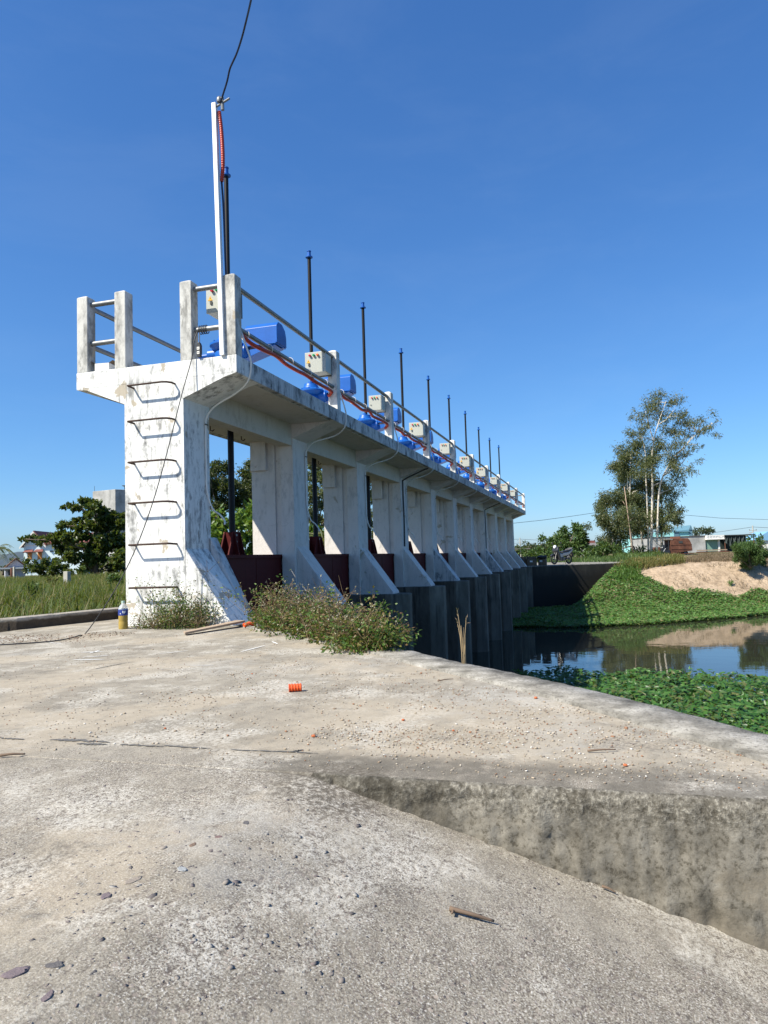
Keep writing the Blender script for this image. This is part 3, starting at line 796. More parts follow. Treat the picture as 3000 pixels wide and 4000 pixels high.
# ------------------------------------------------------------------ control cabinets
def make_cab(sticker):
    t = thing('control_cabinet', '', 'control cabinet', (0, 0, 0), 0, 'control cabinets on the railing posts')
    m = MB(); m.box((.022, -.13, 0), (.23, .13, .28)); cb = m.build('cabinet', M_CAB, t, bevel=.005)
    m = MB(); m.box((.235, -.12, -.01), (.275, .12, .29)); m.build('mounting_plate', M_LOCK, t)
    m = MB(); m.box((0, -.135, -.004), (.02, .135, .284)); d = m.build('door', M_CAB, t, bevel=.004)
    for y, mt in ((.065, M_LR), (.015, M_LG), (-.035, M_LO)):
        m = MB(); m.lathe([(.011, -.03), (.015, -.026), (.015, -.002)], (0, y, .235), 12, 'x'); m.build('indicator_lamp', mt, d, smooth='auto')
    if sticker:
        m = MB(); m.prism([(.065, .135), (.115, .135), (.09, .185)], 'x', -.003, -.0005); s_ = m.build('warning_sticker', M_YEL, d)
        m = MB(); m.prism([(.093, .174), (.083, .158), (.089, .158), (.084, .143), (.097, .162), (.091, .162)], 'x', -.0045, -.0032); m.build('lightning_mark', M_LOCK, s_)
        m = MB(); m.box((-.012, .07, .09), (-.001, .09, .128)); m.build('latch', M_LOCK, d)
    else:
        m = MB(); m.lathe([(.011, -.008), (.011, -.001)], (0, .09, .10), 10, 'x'); m.build('lock', M_LOCK, d)
    return t
cab_s, cab_n = make_cab(True), make_cab(False)
STICK = [1, 1, 0, 1, 0, 1, 1, 0, 1, 0]
used = {1: False, 0: False}
for i in range(10):
    pr_ = cab_s if STICK[i] else cab_n
    o = copy_tree(pr_) if used[STICK[i]] else pr_
    used[STICK[i]] = True
    o.location = ((.32, .345, 3.64) if i == 0 else (POSTX[i] - .45 + .05, .19, 3.535))
    o['label'] = ('pale grey control cabinet half hidden behind the corner post at the ladder end' if i == 0 else
                  'grey control cabinet with %s on the %s front post from the ladder' % ('yellow triangle' if STICK[i] else 'round lock', ORD[i]))
    if i == 0: o.scale = (1.1, 1.25, 1.1)

# ------------------------------------------------------------------ cables and conduits along the rail
def spline(pts, n=8):
    P = [Vector(p) for p in pts]; P = [P[0]*2 - P[1]] + P + [P[-1]*2 - P[-2]]; out = []
    for i in range(1, len(P) - 2):
        for k in range(n):
            t = k / n; a, b, c, d = P[i-1], P[i], P[i+1], P[i+2]
            out.append(.5 * ((2*b) + (c-a)*t + (2*a-5*b+4*c-d)*t*t + (3*b-a-3*c+d)*t**3))
    out.append(P[-2]); return out
def corrugated(mb, pts, r, pitch):
    P = spline(pts, 10); d = [0]
    for a, b in zip(P, P[1:]): d.append(d[-1] + (b - a).length)
    n = int(d[-1] / pitch * 4); q = []; rs = []
    dd = np.linspace(0, d[-1], n)
    arr = np.array([tuple(p) for p in P])
    for i, s_ in enumerate(dd):
        q.append(Vector([float(np.interp(s_, d, arr[:, k])) for k in range(3)])); rs.append(r * (1 if i % 4 < 2 else .86))
    mb.tube(q, rs, 10)
for i in range(10):
    a, b = POSTX[i], POSTX[i+1]; L = b - a
    sag = [.055, .075, .06, .12, .085, .16, .09, .12]
    rd = random.Random(i)
    pts = [(a + .10, .02, 3.32)]
    for k in range(1, 9):
        q = k / 9
        pts.append((a + .1 + (L - .25) * q, .025 + .02 * rd.uniform(-1, 1), 3.365 - .058 - .028 * abs(math.sin(q * 9.4 + i)) - .03 * rd.random() * q))
    pts += [(b - .16, .03, 3.27), (b - .1, .10, 3.22)]
    m = MB(); corrugated(m, pts, .026, .02 if i < 4 else .06)
    t = m.build('cable_conduit', M_RED, smooth=True)
    tag(t, 'red corrugated conduit under the lower rail of the %s bay from the ladder' % ORD[i], 'conduit', 'red conduits under the lower rail')
    for k in range(5 if i < 6 else 0):
        x = a + .3 + (L - .6) * k / 4.2
        mm = MB(); mm.tube([(x, .042 + .055*math.cos(q_), 3.343 + .062*math.sin(q_)) for q_ in np.linspace(0, 2*math.pi, 14)], .004, 5, False)
        mm.build('cable_tie', M_TIE, t)
# white drop cables
for i in range(10):
    px = POSTX[i] + (.0 if i else .0); pe = P_IN[i][1]
    base = [(px + .1, -.01, 3.32), (px + .14, -.065, 3.1), (px + .17, -.085, 2.93), (px + .19, -.04, 2.76), (px + .28, .16, 2.66), (pe - .13, .46, 2.56), (pe - .11, .60, 2.44), (pe - .11, .622, 2.30),
            (pe - .11, .622, 1.9), (pe - .10, .622, 1.55), (pe - .02, .60, 1.34), (pe + .10, .57, 1.27), (pe + .14, .53, 1.20), (pe + .09, .50, 1.15)]
    if i == 0:
        base[1] = (px + .12, -.07, 3.12); base[2] = (px + .16, -.10, 2.95)
    m = MB(); m.tube(spline(base, 6), .0115, 8)
    t = m.build('drop_cable', M_WCAB, smooth=True)
    tag(t, 'white cable looping from the deck edge down the %s pier from the ladder' % ORD[i], 'cable', 'white drop cables on the piers')
    for zz in (2.34, 1.36):
        mm = MB(); mm.tube([(pe - .11 - .03 + (.09 if zz < 2 else 0), .612, zz), (pe - .11 + .03 + (.09 if zz < 2 else 0), .612, zz)], .009, 6); mm.build('cable_clip', M_LOCK, t)
# black rain stains run down pipes on two piers: dark drain hoses
for i in (3, 7):
    pe = P_IN[i][0] + .14
    m = MB(); m.tube(spline([(pe, -.02, 2.78), (pe, .2, 2.70), (pe, .58, 2.54), (pe, .618, 2.42), (pe + .02, .618, 1.6), (pe, .62, .95)], 5), .016, 8)
    tag(m.build('drain_hose', M_BCAB, smooth=True), 'dark drain hose running down the %s pier from the ladder' % ORD[i], 'hose', 'drain hoses on the piers')

# mast at the corner, with red conduit and service cable
mast = thing('cable_mast', 'tall bright white square tube mast beside the corner railing post', 'mast', (-.005, .125, 3.005))
m = MB(); top = 2.95
m.add([(-.026,-.026,0),(.026,-.026,0),(.026,.026,0),(-.026,.026,0)] + [(-.026,-.026+.055,top),(.026,-.026+.055,top),(.026,.026+.055,top),(-.026,.026+.055,top)],
      [(0,3,2,1),(4,5,6,7),(0,1,5,4),(1,2,6,5),(2,3,7,6),(3,0,4,7)])
m.build('tube', M_POLE, mast, bevel=.003)
m = MB(); m.lathe([(.03, -.02), (.035, 0), (.03, .03), (.012, .05)], (0, -.01, top + .02), 10); m.tube([(0, .05, top - .05), (0, -.14, top + .02)], .012, 8); m.tube([(0, -.05, top - .1), (0, -.045, top + .05)], .02, 8)
m.build('cable_clamp', M_GALV, mast, smooth='auto')
m = MB(); corrugated(m, [(0.02, .135, 5.86), (.02, .112, 5.65), (.02, .098, 5.4), (.03, .105, 5.2), (.05, .135, 5.05)], .024, .026)
tag(m.build('riser_conduit', M_RED, smooth=True), 'red corrugated conduit bowing out beside the top of the white mast', 'conduit')
m = MB(); m.tube(spline([(.05, .135, 5.06), (.045, .112, 4.7), (.045, .098, 4.0), (.045, .08, 3.5), (.03, .1, 3.32)], 5), .012, 8)
tag(m.build('riser_cable', M_DBCAB, smooth=True), 'thin dark cable running down behind the white mast to the rail', 'cable')
cpts = [at(x_, y_, d_) for x_, y_, d_ in ((858, 402, 8.33), (865, 388, 8.3), (872, 366, 8.25), (887, 318, 8.15), (897, 272, 8.05), (908, 245, 8.0), (922, 215, 7.93), (934, 182, 7.82), (949, 132, 7.66), (962, 80, 7.48), (972, 38, 7.3), (982, -8, 7.1), (995, -80, 6.8), (1030, -300, 6.1), (1100, -900, 4.8))]
m = MB(); m.tube(spline(cpts, 4), .0108, 8)
tag(m.build('service_cable', M_DBCAB, smooth=True), 'dark overhead supply cable curving up into the sky from the mast top', 'cable')
# extension lead with its socket strip
lead = thing('extension_lead', 'black extension lead with socket strip hung on the end rail, trailing to the ground', 'extension lead', (.0, .42, 3.0))
m = MB(); m.prism([(-.02, .02), (.02, .02), (.026, .07), (.026, .15), (.012, .185), (-.012, .185), (-.026, .15), (-.026, .07)], 'x', -.03, .012)
strip = m.build('socket_strip', M_BCAB, lead, bevel=.004)
for z in (.065, .115):
    m = MB(); m.box((-.034, -.016, z - .016), (-.03, .016, z + .016)); s_ = m.build('socket', M_CARDW, strip)
    m = MB(); m.box((-.036, -.009, z - .004), (-.034, -.004, z + .004)); m.box((-.036, .004, z - .004), (-.034, .009, z + .004)); m.build('socket_hole', M_BCAB, s_)
m = MB()
for k in range(4):
    y0 = .04 - .028 * k
    m.tube([(.08 + .042*math.cos(q), y0 - .012*q/6.28, .36 + .048*math.sin(q)) for q in np.linspace(0, 6.28, 16)], .0055, 6)
m.tube(spline([(.0, .0, .185), (.02, .012, .25), (.04, .022, .32)], 5), .0055, 6)
m.build('rail_coil', M_BCAB, lead, smooth=True)
gp = [(-.808, 1.313), (-1.1, 1.16), (-1.363, 1.062), (-1.612, 1.072), (-1.874, 1.378), (-2.3, 2.2), (-2.6, 3.0)]
tr = [(.03, .46, 3.34), (-.02, .48, 3.2), (-.045, .50, 2.99)]
A0, B0 = Vector((-.045, .50, 2.99)), Vector((-.808, 1.313, .012))
for k in range(1, 8):
    q = k / 8; p = A0.lerp(B0, q); s_ = math.sin(math.pi * q)
    tr.append((p.x + .02 * s_, p.y - .19 * s_ * (0.4 + .6 * q), p.z - .26 * s_ * q))
tr += [(x, y, .012) for x, y in gp]
m = MB(); m.tube([Vector(p) - Vector((.0, .42, 3.0)) for p in spline(tr, 6)], .006, 6)
m.build('trailing_cable', M_BCAB, lead, smooth=True)

# small cartons on the deck
ct = thing('carton', 'small white open carton on the deck between the two left end posts', 'carton', (.14, 1.80, 3.008), R(8))
m = MB(); m.box((-.06, -.09, 0), (.09, .09, .11)); m.build('box', M_CARDW, ct)
m = MB(); m.quad((-.06, .09, .111), (.09, .09, .111), (.09, .15, .15), (-.06, .15, .15)); m.quad((-.06, -.09, .111), (.09, -.09, .111), (.09, -.14, .14), (-.06, -.14, .14)); m.build('flap', M_CARD, ct)

# ------------------------------------------------------------------ things lying about on the platform
b = thing('oil_bottle', 'clear plastic bottle with blue label half full of yellow oil by the ladder pier', 'bottle', (-.36, 1.195, .0))
m = MB(); m.lathe([(.047, .0), (.05, .01), (.05, .075), (.047, .085), (.05, .095), (.05, .15)], n=20); m.build('oil', M_OIL, b, smooth='auto')
m = MB(); m.lathe([(.0505, .148), (.0515, .215), (.045, .24), (.018, .275), (.016, .29)], n=20); m.build('bottle_shell', M_CLEAR, b, smooth='auto')
m = MB(); m.lathe([(.0525, .15), (.0525, .212)], n=20); lb = m.build('label_band', M_BLULAB, b, smooth='auto')
m = MB(); m.lathe([(.018, .283), (.018, .305)], n=12); m.build('bottle_cap', plain('pale_green_cap', (.45, .6, .5), .4), b)
m = MB()
for k, (a_, z0, z1) in enumerate([(.0, .175, .2), (.25, .17, .195), (.45, .178, .2), (-.5, .165, .175)]):
    q = math.pi + .55 + a_; p = Vector((.0532*math.cos(q), .0532*math.sin(q), 0)); t_ = Vector((-math.sin(q), math.cos(q), 0)) * .005
    m.quad(p - t_ + Vector((0,0,z0)), p + t_ + Vector((0,0,z0)), p + t_ + Vector((0,0,z1)), p - t_ + Vector((0,0,z1)))
m.build('label_print', M_PAPER, lb)

pk = MB(); pk.add([(-1.02, .02, .012), (-.14, -.16, .045), (-.12, -.04, .045), (-.92, .10, .012), (-1.02, .02, .032), (-.14, -.16, .068), (-.12, -.04, .068), (-.92, .10, .032)],
           [(0,3,2,1),(4,5,6,7),(0,1,5,4),(1,2,6,5),(2,3,7,6),(3,0,4,7)])
tag(pk.build('plank', M_WOOD, bevel=.003), 'weathered wooden board lying at the foot of the ladder pier buttress', 'plank')
m = MB(); corrugated(m, [(-3.66, -2.235, .021), (-3.645, -2.265, .021), (-3.63, -2.295, .021)], .021, .014)
tag(m.build('conduit_offcut', M_RED2, smooth='auto'), 'short orange corrugated conduit offcut lying on the open concrete', 'conduit offcut')
m = MB(); corrugated(m, [(-.28, -.22, .03), (-.22, -.25, .04), (-.17, -.28, .03)], .022, .016)
tag(m.build('conduit_scrap', M_RED2, smooth='auto'), 'bent orange conduit scrap caught in the weeds beside the board', 'conduit offcut')

def onz(px, py, z=0):
    d = ray(px, py); return CAM + d * ((z - CAM.z) / d.z)
# sticks
STK = [((1755, 3548), (1930, 3598), .006, 'dark forked stick on the pale ramp concrete in the right foreground', 3),
       ((0, 2951), (98, 2945), .006, 'dark stick poking in at the left edge of the concrete', 1),
       ((2295, 2933), (2405, 2928), .004, 'thin dry twig lying in the gravel patch', 1),
       ((1710, 2660), (1770, 2652), .004, 'short brown twig on the slab beside the coping', 1),
       ((2352, 3462), (2405, 3486), .004, 'short twig at the foot of the stained step face', 1)]
for (a_, b_, r_, lab, k) in STK:
    zz = -.0
    def gp_(px, py):
        z0 = 0
        for _ in range(6):
            p = onz(px, py, z0); z0 = ramp_z(p.y) + .004 if p.x < -5.02 else .004
        return onz(px, py, z0 + .003)
    P0, P1 = gp_(*a_), gp_(*b_); d = P1 - P0
    mid = P0 + d * .5 + Vector((d.y, -d.x, 0)) * .06 + Vector((0, 0, .004))
    m = MB(); m.tube(spline([P0, mid, P1], 5), [r_ * (1 - .5 * i / 10) for i in range(11)], 6)
    if k == 3: m.tube([P0 + d * .1, P0 + d * .05 + Vector((d.y, -d.x, 0)) * .2], r_ * .5, 5); m.tube([P0 + d * .5, P0 + d * .72 - Vector((d.y, -d.x, 0)) * .1], r_ * .5, 5)
    tag(m.build('stick', M_STICK, smooth=True), lab, 'stick')
# white scrape marks and tar along the joint belong to the platform
def strip_mark(pts, wd, mat, name, z=.004, jag=.3, seed=0):
    rd = random.Random(seed); m = MB(); vs = []
    P = [onz(*p) for p in pts]; n = 22; arr = []
    for i in range(n):
        q = i / (n - 1) * (len(P) - 1); k = min(int(q), len(P) - 2); arr.append(P[k].lerp(P[k+1], q - k))
    for i, p in enumerate(arr):
        d = (arr[min(i+1, n-1)] - arr[max(i-1, 0)]).normalized(); s_ = Vector((-d.y, d.x, 0))
        w_ = wd * math.sin(math.pi * (i + .5) / n) ** .5
        vs += [(p.x + s_.x * w_ * (1 + rd.uniform(-jag, jag)), p.y + s_.y * w_ * (1 + rd.uniform(-jag, jag)), z), (p.x - s_.x * w_ * (1 + rd.uniform(-jag, jag)), p.y - s_.y * w_ * (1 + rd.uniform(-jag, jag)), z)]
    m.add(vs, [(2*i, 2*i+1, 2*i+3, 2*i+2) for i in range(n - 1)])
    return m.build(name, mat, pv)
for k, (pts, wd) in enumerate([([(316, 2550), (405, 2546)], .012), ([(322, 2569), (425, 2562)], .009), ([(286, 2579), (408, 2577)], .012), ([(350, 2553), (390, 2541)], .009), ([(170, 2508), (240, 2516)], .007),
                               ([(620, 2555), (735, 2543)], .007), ([(940, 2548), (1035, 2523)], .008), ([(725, 2601), (835, 2600)], .006), ([(1062, 2507), (1085, 2517)], .008)]):
    strip_mark(pts, wd, M_CHALK, 'scrape_mark', seed=k)
for k, (pts, wd) in enumerate([([(195, 2891), (300, 2893), (430, 2901)], .013), ([(300, 2906), (420, 2910)], .009), ([(470, 2910), (640, 2917)], .007), ([(640, 2914), (820, 2925)], .008), ([(900, 2930), (1240, 2944)], .006),
                               ([(0, 2884), (95, 2889)], .008), ([(1135, 2940), (1185, 2930)], .009), ([(350, 2618), (500, 2588)], .006)]):
    strip_mark(pts, wd, M_TAR, 'tar_streak', z=.0025, jag=.95, seed=k + 50)

# gravel, litter and stones
ICO = None
def pebble_mesh(name, P, S, mat, flat=.6, kind='stuff'):
    import bmesh
    global ICO
    if ICO is None:
        bm = bmesh.new(); bmesh.ops.create_icosphere(bm, subdivisions=1, radius=1)
        ICO = (np.array([v.co[:] for v in bm.verts]), np.array([[v.index for v in f.verts] for f in bm.faces])); bm.free()
    iv, jf = ICO; n = len(P)
    ang = rng.uniform(0, 2*np.pi, n); ca, sa = np.cos(ang), np.sin(ang)
    sc = np.stack([S * rng.uniform(.8, 1.5, n), S * rng.uniform(.6, 1, n), S * flat * rng.uniform(.6, 1.1, n)], 1)
    v = iv[None] * (1 + rng.normal(size=(n, len(iv), 1)) * .22) * sc[:, None, :]
    x = v[..., 0] * ca[:, None] - v[..., 1] * sa[:, None]; y = v[..., 0] * sa[:, None] + v[..., 1] * ca[:, None]
    v = np.stack([x, y, v[..., 2]], -1) + P[:, None, :]
    f = (jf[None] + (np.arange(n) * len(iv))[:, None, None]).reshape(-1, 3)
    return link(name, npmesh(name, v.reshape(-1, 3), f), mat)
def inside(poly, x, y):
    c = False; j = len(poly) - 1
    for i in range(len(poly)):
        if (poly[i][1] > y) != (poly[j][1] > y) and x < (poly[j][0]-poly[i][0]) * (y-poly[i][1]) / (poly[j][1]-poly[i][1]) + poly[i][0]: c = not c
        j = i
    return c
PAVPOLY = poly
pts = []
while len(pts) < 8000:
    x, y = rng.uniform(-4.93, -.6), rng.uniform(-4.5, 1.5)
    if not inside(PAVPOLY, x, y): continue
    d = math.exp(-((x + 4.35) / .55) ** 2) * (1 if y < -2.7 else .15) + .05
    d += .25 * math.exp(-((x + 3.2) / .8) ** 2) * (1 if y < -1.6 else .2)
    d *= .5 + mnoise.noise((x * 3, y * 3, 5)) * .9
    if rng.random() < d: pts.append((x, y, .001))
P = np.array(pts); S = np.minimum(rng.lognormal(math.log(.0026), .42, len(P)), .0062); P[:, 2] += S * .3
o = pebble_mesh('gravel', P, S, M_PEB); tag(o, kind='stuff')
o['label'] = 'loose tan gravel scattered over the platform slab'
pts = []
while len(pts) < 2600:
    x, y = rng.uniform(-6.9, -5.06), rng.uniform(-4.6, -1.6)
    if rng.random() < .3 + .9 * mnoise.noise((x * 1.6, y * 1.6, 9)): pts.append((x, y, rz(x, y)))
P = np.array(pts); S = np.minimum(rng.lognormal(math.log(.0026), .5, len(P)), .007)
n2 = 0; ex = []
while len(ex) < 420:
    x, y = rng.normal(-5.95, .38), rng.normal(-2.95, .45)
    if -6.8 < x < -5.1 and mnoise.noise((x * 2.2, y * 2.2, 4)) > -.15: ex.append((x, y, rz(x, y)))
P = np.concatenate([P, np.array(ex)]); S = np.concatenate([S, np.minimum(rng.lognormal(math.log(.0052), .4, len(ex)), .011)])
P[:, 2] -= S * .1
o = pebble_mesh('aggregate', P, S, M_AGG, .24); tag(o, kind='stuff'); o['label'] = 'small dark aggregate stones showing in the worn ramp concrete'
# larger stones set in the foreground concrete
BIG = [((800, 3890), .021, 'tan flat'), ((425, 3915), .024, 'purple grey'), ((60, 3800), .017, 'purple grey'), ((345, 3800), .012, 'dark grey'), ((670, 3855), .010, 'dark grey'), ((180, 3885), .015, 'purple grey'),
       ((250, 3855), .009, 'dark blue grey'), ((212, 3770), .012, 'dark grey'), ((530, 3785), .010, 'grey'), ((490, 3640), .010, 'purple grey'), ((415, 3500), .011, 'purple grey'), ((520, 3440), .014, 'tan grey'),
       ((1165, 3425), .010, 'dark purple'), ((1055, 3392), .009, 'pale grey'), ((960, 3215), .010, 'dark grey'), ((1095, 3282), .009, 'dark brown'), ((850, 3270), .009, 'purple brown'), ((755, 3300), .009, 'brown'),
       ((690, 3250), .010, 'grey tan'), ((710, 3395), .012, 'pale blue grey'), ((970, 3360), .007, 'rusty brown'), ((800, 3380), .007, 'orange tan')]
import bmesh as _bm
for k, (px, r_, colr) in enumerate(BIG):
    p = onz(*px); p.z = rz(p.x, p.y); p = onz(px[0], px[1], p.z)
    bm = _bm.new(); _bm.ops.create_icosphere(bm, subdivisions=3, radius=1)
    rd = random.Random(k); a_ = rd.uniform(0, 6)
    for v in bm.verts:
        n_ = 1 + .38 * mnoise.noise(v.co * 1.3 + Vector((k * 3, 0, 0))) + .22 * mnoise.noise(v.co * 3.1 + Vector((0, k * 2, 0)))
        q = v.co * n_; x, y = q.x * 1.35, q.y * .8
        v.co = (x * math.cos(a_) - y * math.sin(a_), x * math.sin(a_) + y * math.cos(a_), max(-.3, min(.13, q.z * .4)))
        v.co *= r_
    me = bpy.data.meshes.new('stone'); bm.to_mesh(me); bm.free()
    basec = {'tan flat': (.3, .245, .19), 'purple grey': (.16, .125, .13), 'dark grey': (.1, .092, .09), 'dark blue grey': (.1, .105, .115), 'grey': (.2, .18, .16), 'tan grey': (.26, .22, .18), 'dark purple': (.11, .08, .085),
             'pale grey': (.3, .29, .28), 'dark brown': (.1, .07, .055), 'purple brown': (.17, .11, .1), 'brown': (.17, .115, .08), 'grey tan': (.3, .26, .22), 'pale blue grey': (.29, .3, .3), 'rusty brown': (.28, .14, .07), 'orange tan': (.36, .22, .12)}[colr]
    mt = bpy.data.materials.get('stone_' + colr.replace(' ', '_')) or plain('stone_' + colr.replace(' ', '_'), basec, .85, 0, .25, 60, .4)
    o = link('stone', me, mt, smooth=True); o.location = p
    where = ('near the bottom edge of the ramp' if px[1] > 3700 else 'in the middle of the ramp surface' if px[1] > 3350 else 'on the upper part of the ramp')
    side = ('at far left' if px[0] < 300 else 'left of centre' if px[0] < 700 else 'right of centre' if px[0] > 950 else 'about centre')
    tag(o, '%s stone %s, %s, %d mm' % (colr, where, side, int(r_ * 2500)), 'stone', 'stones set in the ramp concrete')
# dead leaf litter by the kerb
n = 1600
P = np.stack([rng.uniform(-1.75, -.75, n), rng.uniform(.7, 2.4, n), rng.uniform(.004, .02, n)], 1)
q = np.array([mnoise.noise((x * 2.5, y * 2.5, 1)) for x, y, _ in P]); P = P[(q > -.15) & (P[:, 0] + .25 * P[:, 1] < -.55)]
D = rng.normal(size=P.shape) * [1, 1, .2]
v, f = leaves(P, D, .02 * rng.uniform(.5, 1.5, len(P)), .011, .1, np.repeat([[0, 0, 1.]], len(P), 0) + rng.normal(size=P.shape) * .3)
tag(link('leaf_litter', npmesh('leaf_litter', v, f), L_DEAD), 'dark reddish leaf litter strewn beside the kerb', kind='stuff')
for k, px in enumerate([(985, 2634), (1575, 2816), (1225, 2880), (1771, 2857), (2443, 2994), (2093, 2730), (645, 2848)]):
    p = onz(*px); m = MB(); s_ = .006 + .002 * (k % 3)
    m.lathe([(s_*.6, 0), (s_, s_*.4), (s_*.7, s_*.8), (s_*.2, s_)], (p.x, p.y, .001), 6)
    tag(m.build('brick_chip', M_BRICK), 'small orange brick chip lying on the platform slab', 'brick chip', 'orange brick chips on the slab')

# kerb at the left
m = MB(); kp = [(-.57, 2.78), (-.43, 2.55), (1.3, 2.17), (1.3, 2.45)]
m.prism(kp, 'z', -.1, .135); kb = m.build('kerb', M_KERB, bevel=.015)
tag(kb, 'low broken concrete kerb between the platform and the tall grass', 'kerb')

# ------------------------------------------------------------------ vegetation
def in_poly_pts(poly, n):
    xs_ = [p[0] for p in poly]; ys_ = [p[1] for p in poly]; out = []
    while len(out) < n:
        x, y = rng.uniform(min(xs_), max(xs_)), rng.uniform(min(ys_), max(ys_))
        if inside(poly, x, y): out.append((x, y))
    return np.array(out)
def spinach(name, poly, n, L, mat, hmax, label, zfun=None, dens=None):
    XY = in_poly_pts(poly, n)
    if dens is not None: XY = XY[[dens(x, y) for x, y in XY]]
    n = len(XY)
    z0 = np.array([(zfun(x, y) if zfun else WATER_Z) for x, y in XY])
    hh = np.array([mnoise.noise((x * 1.3, y * 1.3, 2)) * .5 + .55 for x, y in XY])
    z = z0 + .03 + hmax * hh * rng.uniform(.25, 1, n)
    P = np.concatenate([XY, z[:, None]], 1)
    D = rng.normal(size=(n, 3)); D[:, 2] = rng.normal(size=n) * .25 + .12
    up = np.repeat([[0, 0, 1.]], n, 0) + rng.normal(size=(n, 3)) * .35 + np.array([-.35, .2, 0])
    Ls = L * rng.uniform(.6, 1.25, n)
    v, f = arrow_leaves(P, D, Ls, Ls * .52, up)
    o = link(name, npmesh(name, v, f), mat); tag(o, label, kind='stuff'); return o
spinach('water_plants', [(11.2, -1.6), (11.9, -2.6), (11.7, -4.5), (11.3, -7.5), (12.3, -13), (2, -13), (1.5, -5.2), (5, -3.2)], 34000, .115, L_SPIN, .34,
        'bed of dark green arrow leaved water plants below the platform edge', dens=lambda x, y: x < 11.2 + .5 * mnoise.noise((x, y * 1.2, 4)))
def fardens(x, y):
    z = gz(x, y)
    thr = float(np.interp(y, [-12, -9, -7.5, -6.4, -5.2], [-1.5, -1.7, -1.4, -1.05, -.3]))
    return z < thr + .45 * mnoise.noise((x * .5, y * .5, 6)) or (mnoise.noise((x * .9, y * .9, 3)) > .5 and z < thr + .7)
spinach('water_plants', [(33.4, -.3), (32.5, .2), (27, .3), (23.5, .2), (23.2, -3), (24.2, -5.4), (26.4, -8.3), (29.2, -11.3), (37, -20), (43, -20), (36, -12), (34, -8), (35.2, -5)], 90000, .12, L_SPINF, .24,
        'mat of creeping green water plants covering the foot of the far bank', zfun=lambda x, y: max(gz(x, y), WATER_Z), dens=fardens)

def grass(name, poly, n, h, wd, mat, label, zfun, lean=(.15, .8), dens=None):
    XY = in_poly_pts(poly, n)
    if dens is not None: XY = XY[[dens(x, y) for x, y in XY]]
    n = len(XY); z = np.array([zfun(x, y) for x, y in XY])
    hh = h * (np.array([mnoise.noise((x * .45, y * .45, 11)) for x, y in XY]) * .45 + 1) * rng.uniform(.55, 1.15, n)
    v, f = blades(np.concatenate([XY, z[:, None]], 1), hh, wd * rng.uniform(.7, 1.3, n), rng.uniform(*lean, n))
    o = link(name, npmesh(name, v, f), mat); tag(o, label, kind='stuff'); return o
grass('tall_grass', [(-1.5, 2.9), (1.5, 2.6), (5.5, 5.2), (14, 12), (30, 24), (24, 32), (8, 18), (-1, 7)], 64000, .52, .0115, L_GRASS, 'tall green meadow grass behind the low kerb', gz)
grass('tall_grass', [(-1.5, 2.9), (1.5, 2.6), (5.5, 5.2), (14, 12), (30, 24), (24, 32), (8, 18), (-1, 7)], 14000, .56, .009, L_YELG, 'yellowed grass stalks mixed through the meadow behind the kerb', gz,
      dens=lambda x, y: mnoise.noise((x * .5, y * .5, 21)) > -.05)
grass('roadside_grass', [(46, 0), (38, -5.2), (39, -6.8), (47, -7.2), (56, -9), (60, -4), (58, 2)], 7000, .42, .03, L_SHRUB, 'low green roadside grass behind the motorbike', gz)
grass('roadside_grass', [(34.5, -4.4), (37.5, -6.4), (40, -8.2), (36.2, -8.3), (34.3, -5.8)], 3000, .42, .022, L_YELG, 'tangled dry yellow grass at the end of the far wing wall', gz)
grass('bank_grass', [(32.5, -4.4), (35.0, -4.9), (35.2, -5.9), (32.5, -5.8)], 700, .42, .026, L_TALLG, 'clump of tall bright green grass below the wing wall end', gz)
grass('dry_grass', [(36.5, -7.2), (36.3, -12.6), (40, -13), (44, -9.5), (42, -7.6)], 11000, .24, .014, L_DRYG, 'dry brown grass along the top of the sandy bank', gz, dens=lambda x, y: mnoise.noise((x * .7, y * .7, 2)) > -.25)
grass('dry_grass', [(29.5, -7.5), (30, -11), (37, -14.5), (38, -8.5), (35.5, -6)], 5000, .14, .014, L_DRYG, 'dry creepers and tufts on the face of the sandy bank', gz, dens=lambda x, y: mnoise.noise((x * 1.1, y * 1.1, 12)) > .24)
grass('dry_grass', [(38.3, -10), (37.8, -13.5), (46, -15), (50, -11), (45, -9.5)], 6000, .34, .016, L_DRYG, 'dry brown scrub in front of the rusty truck', gz)

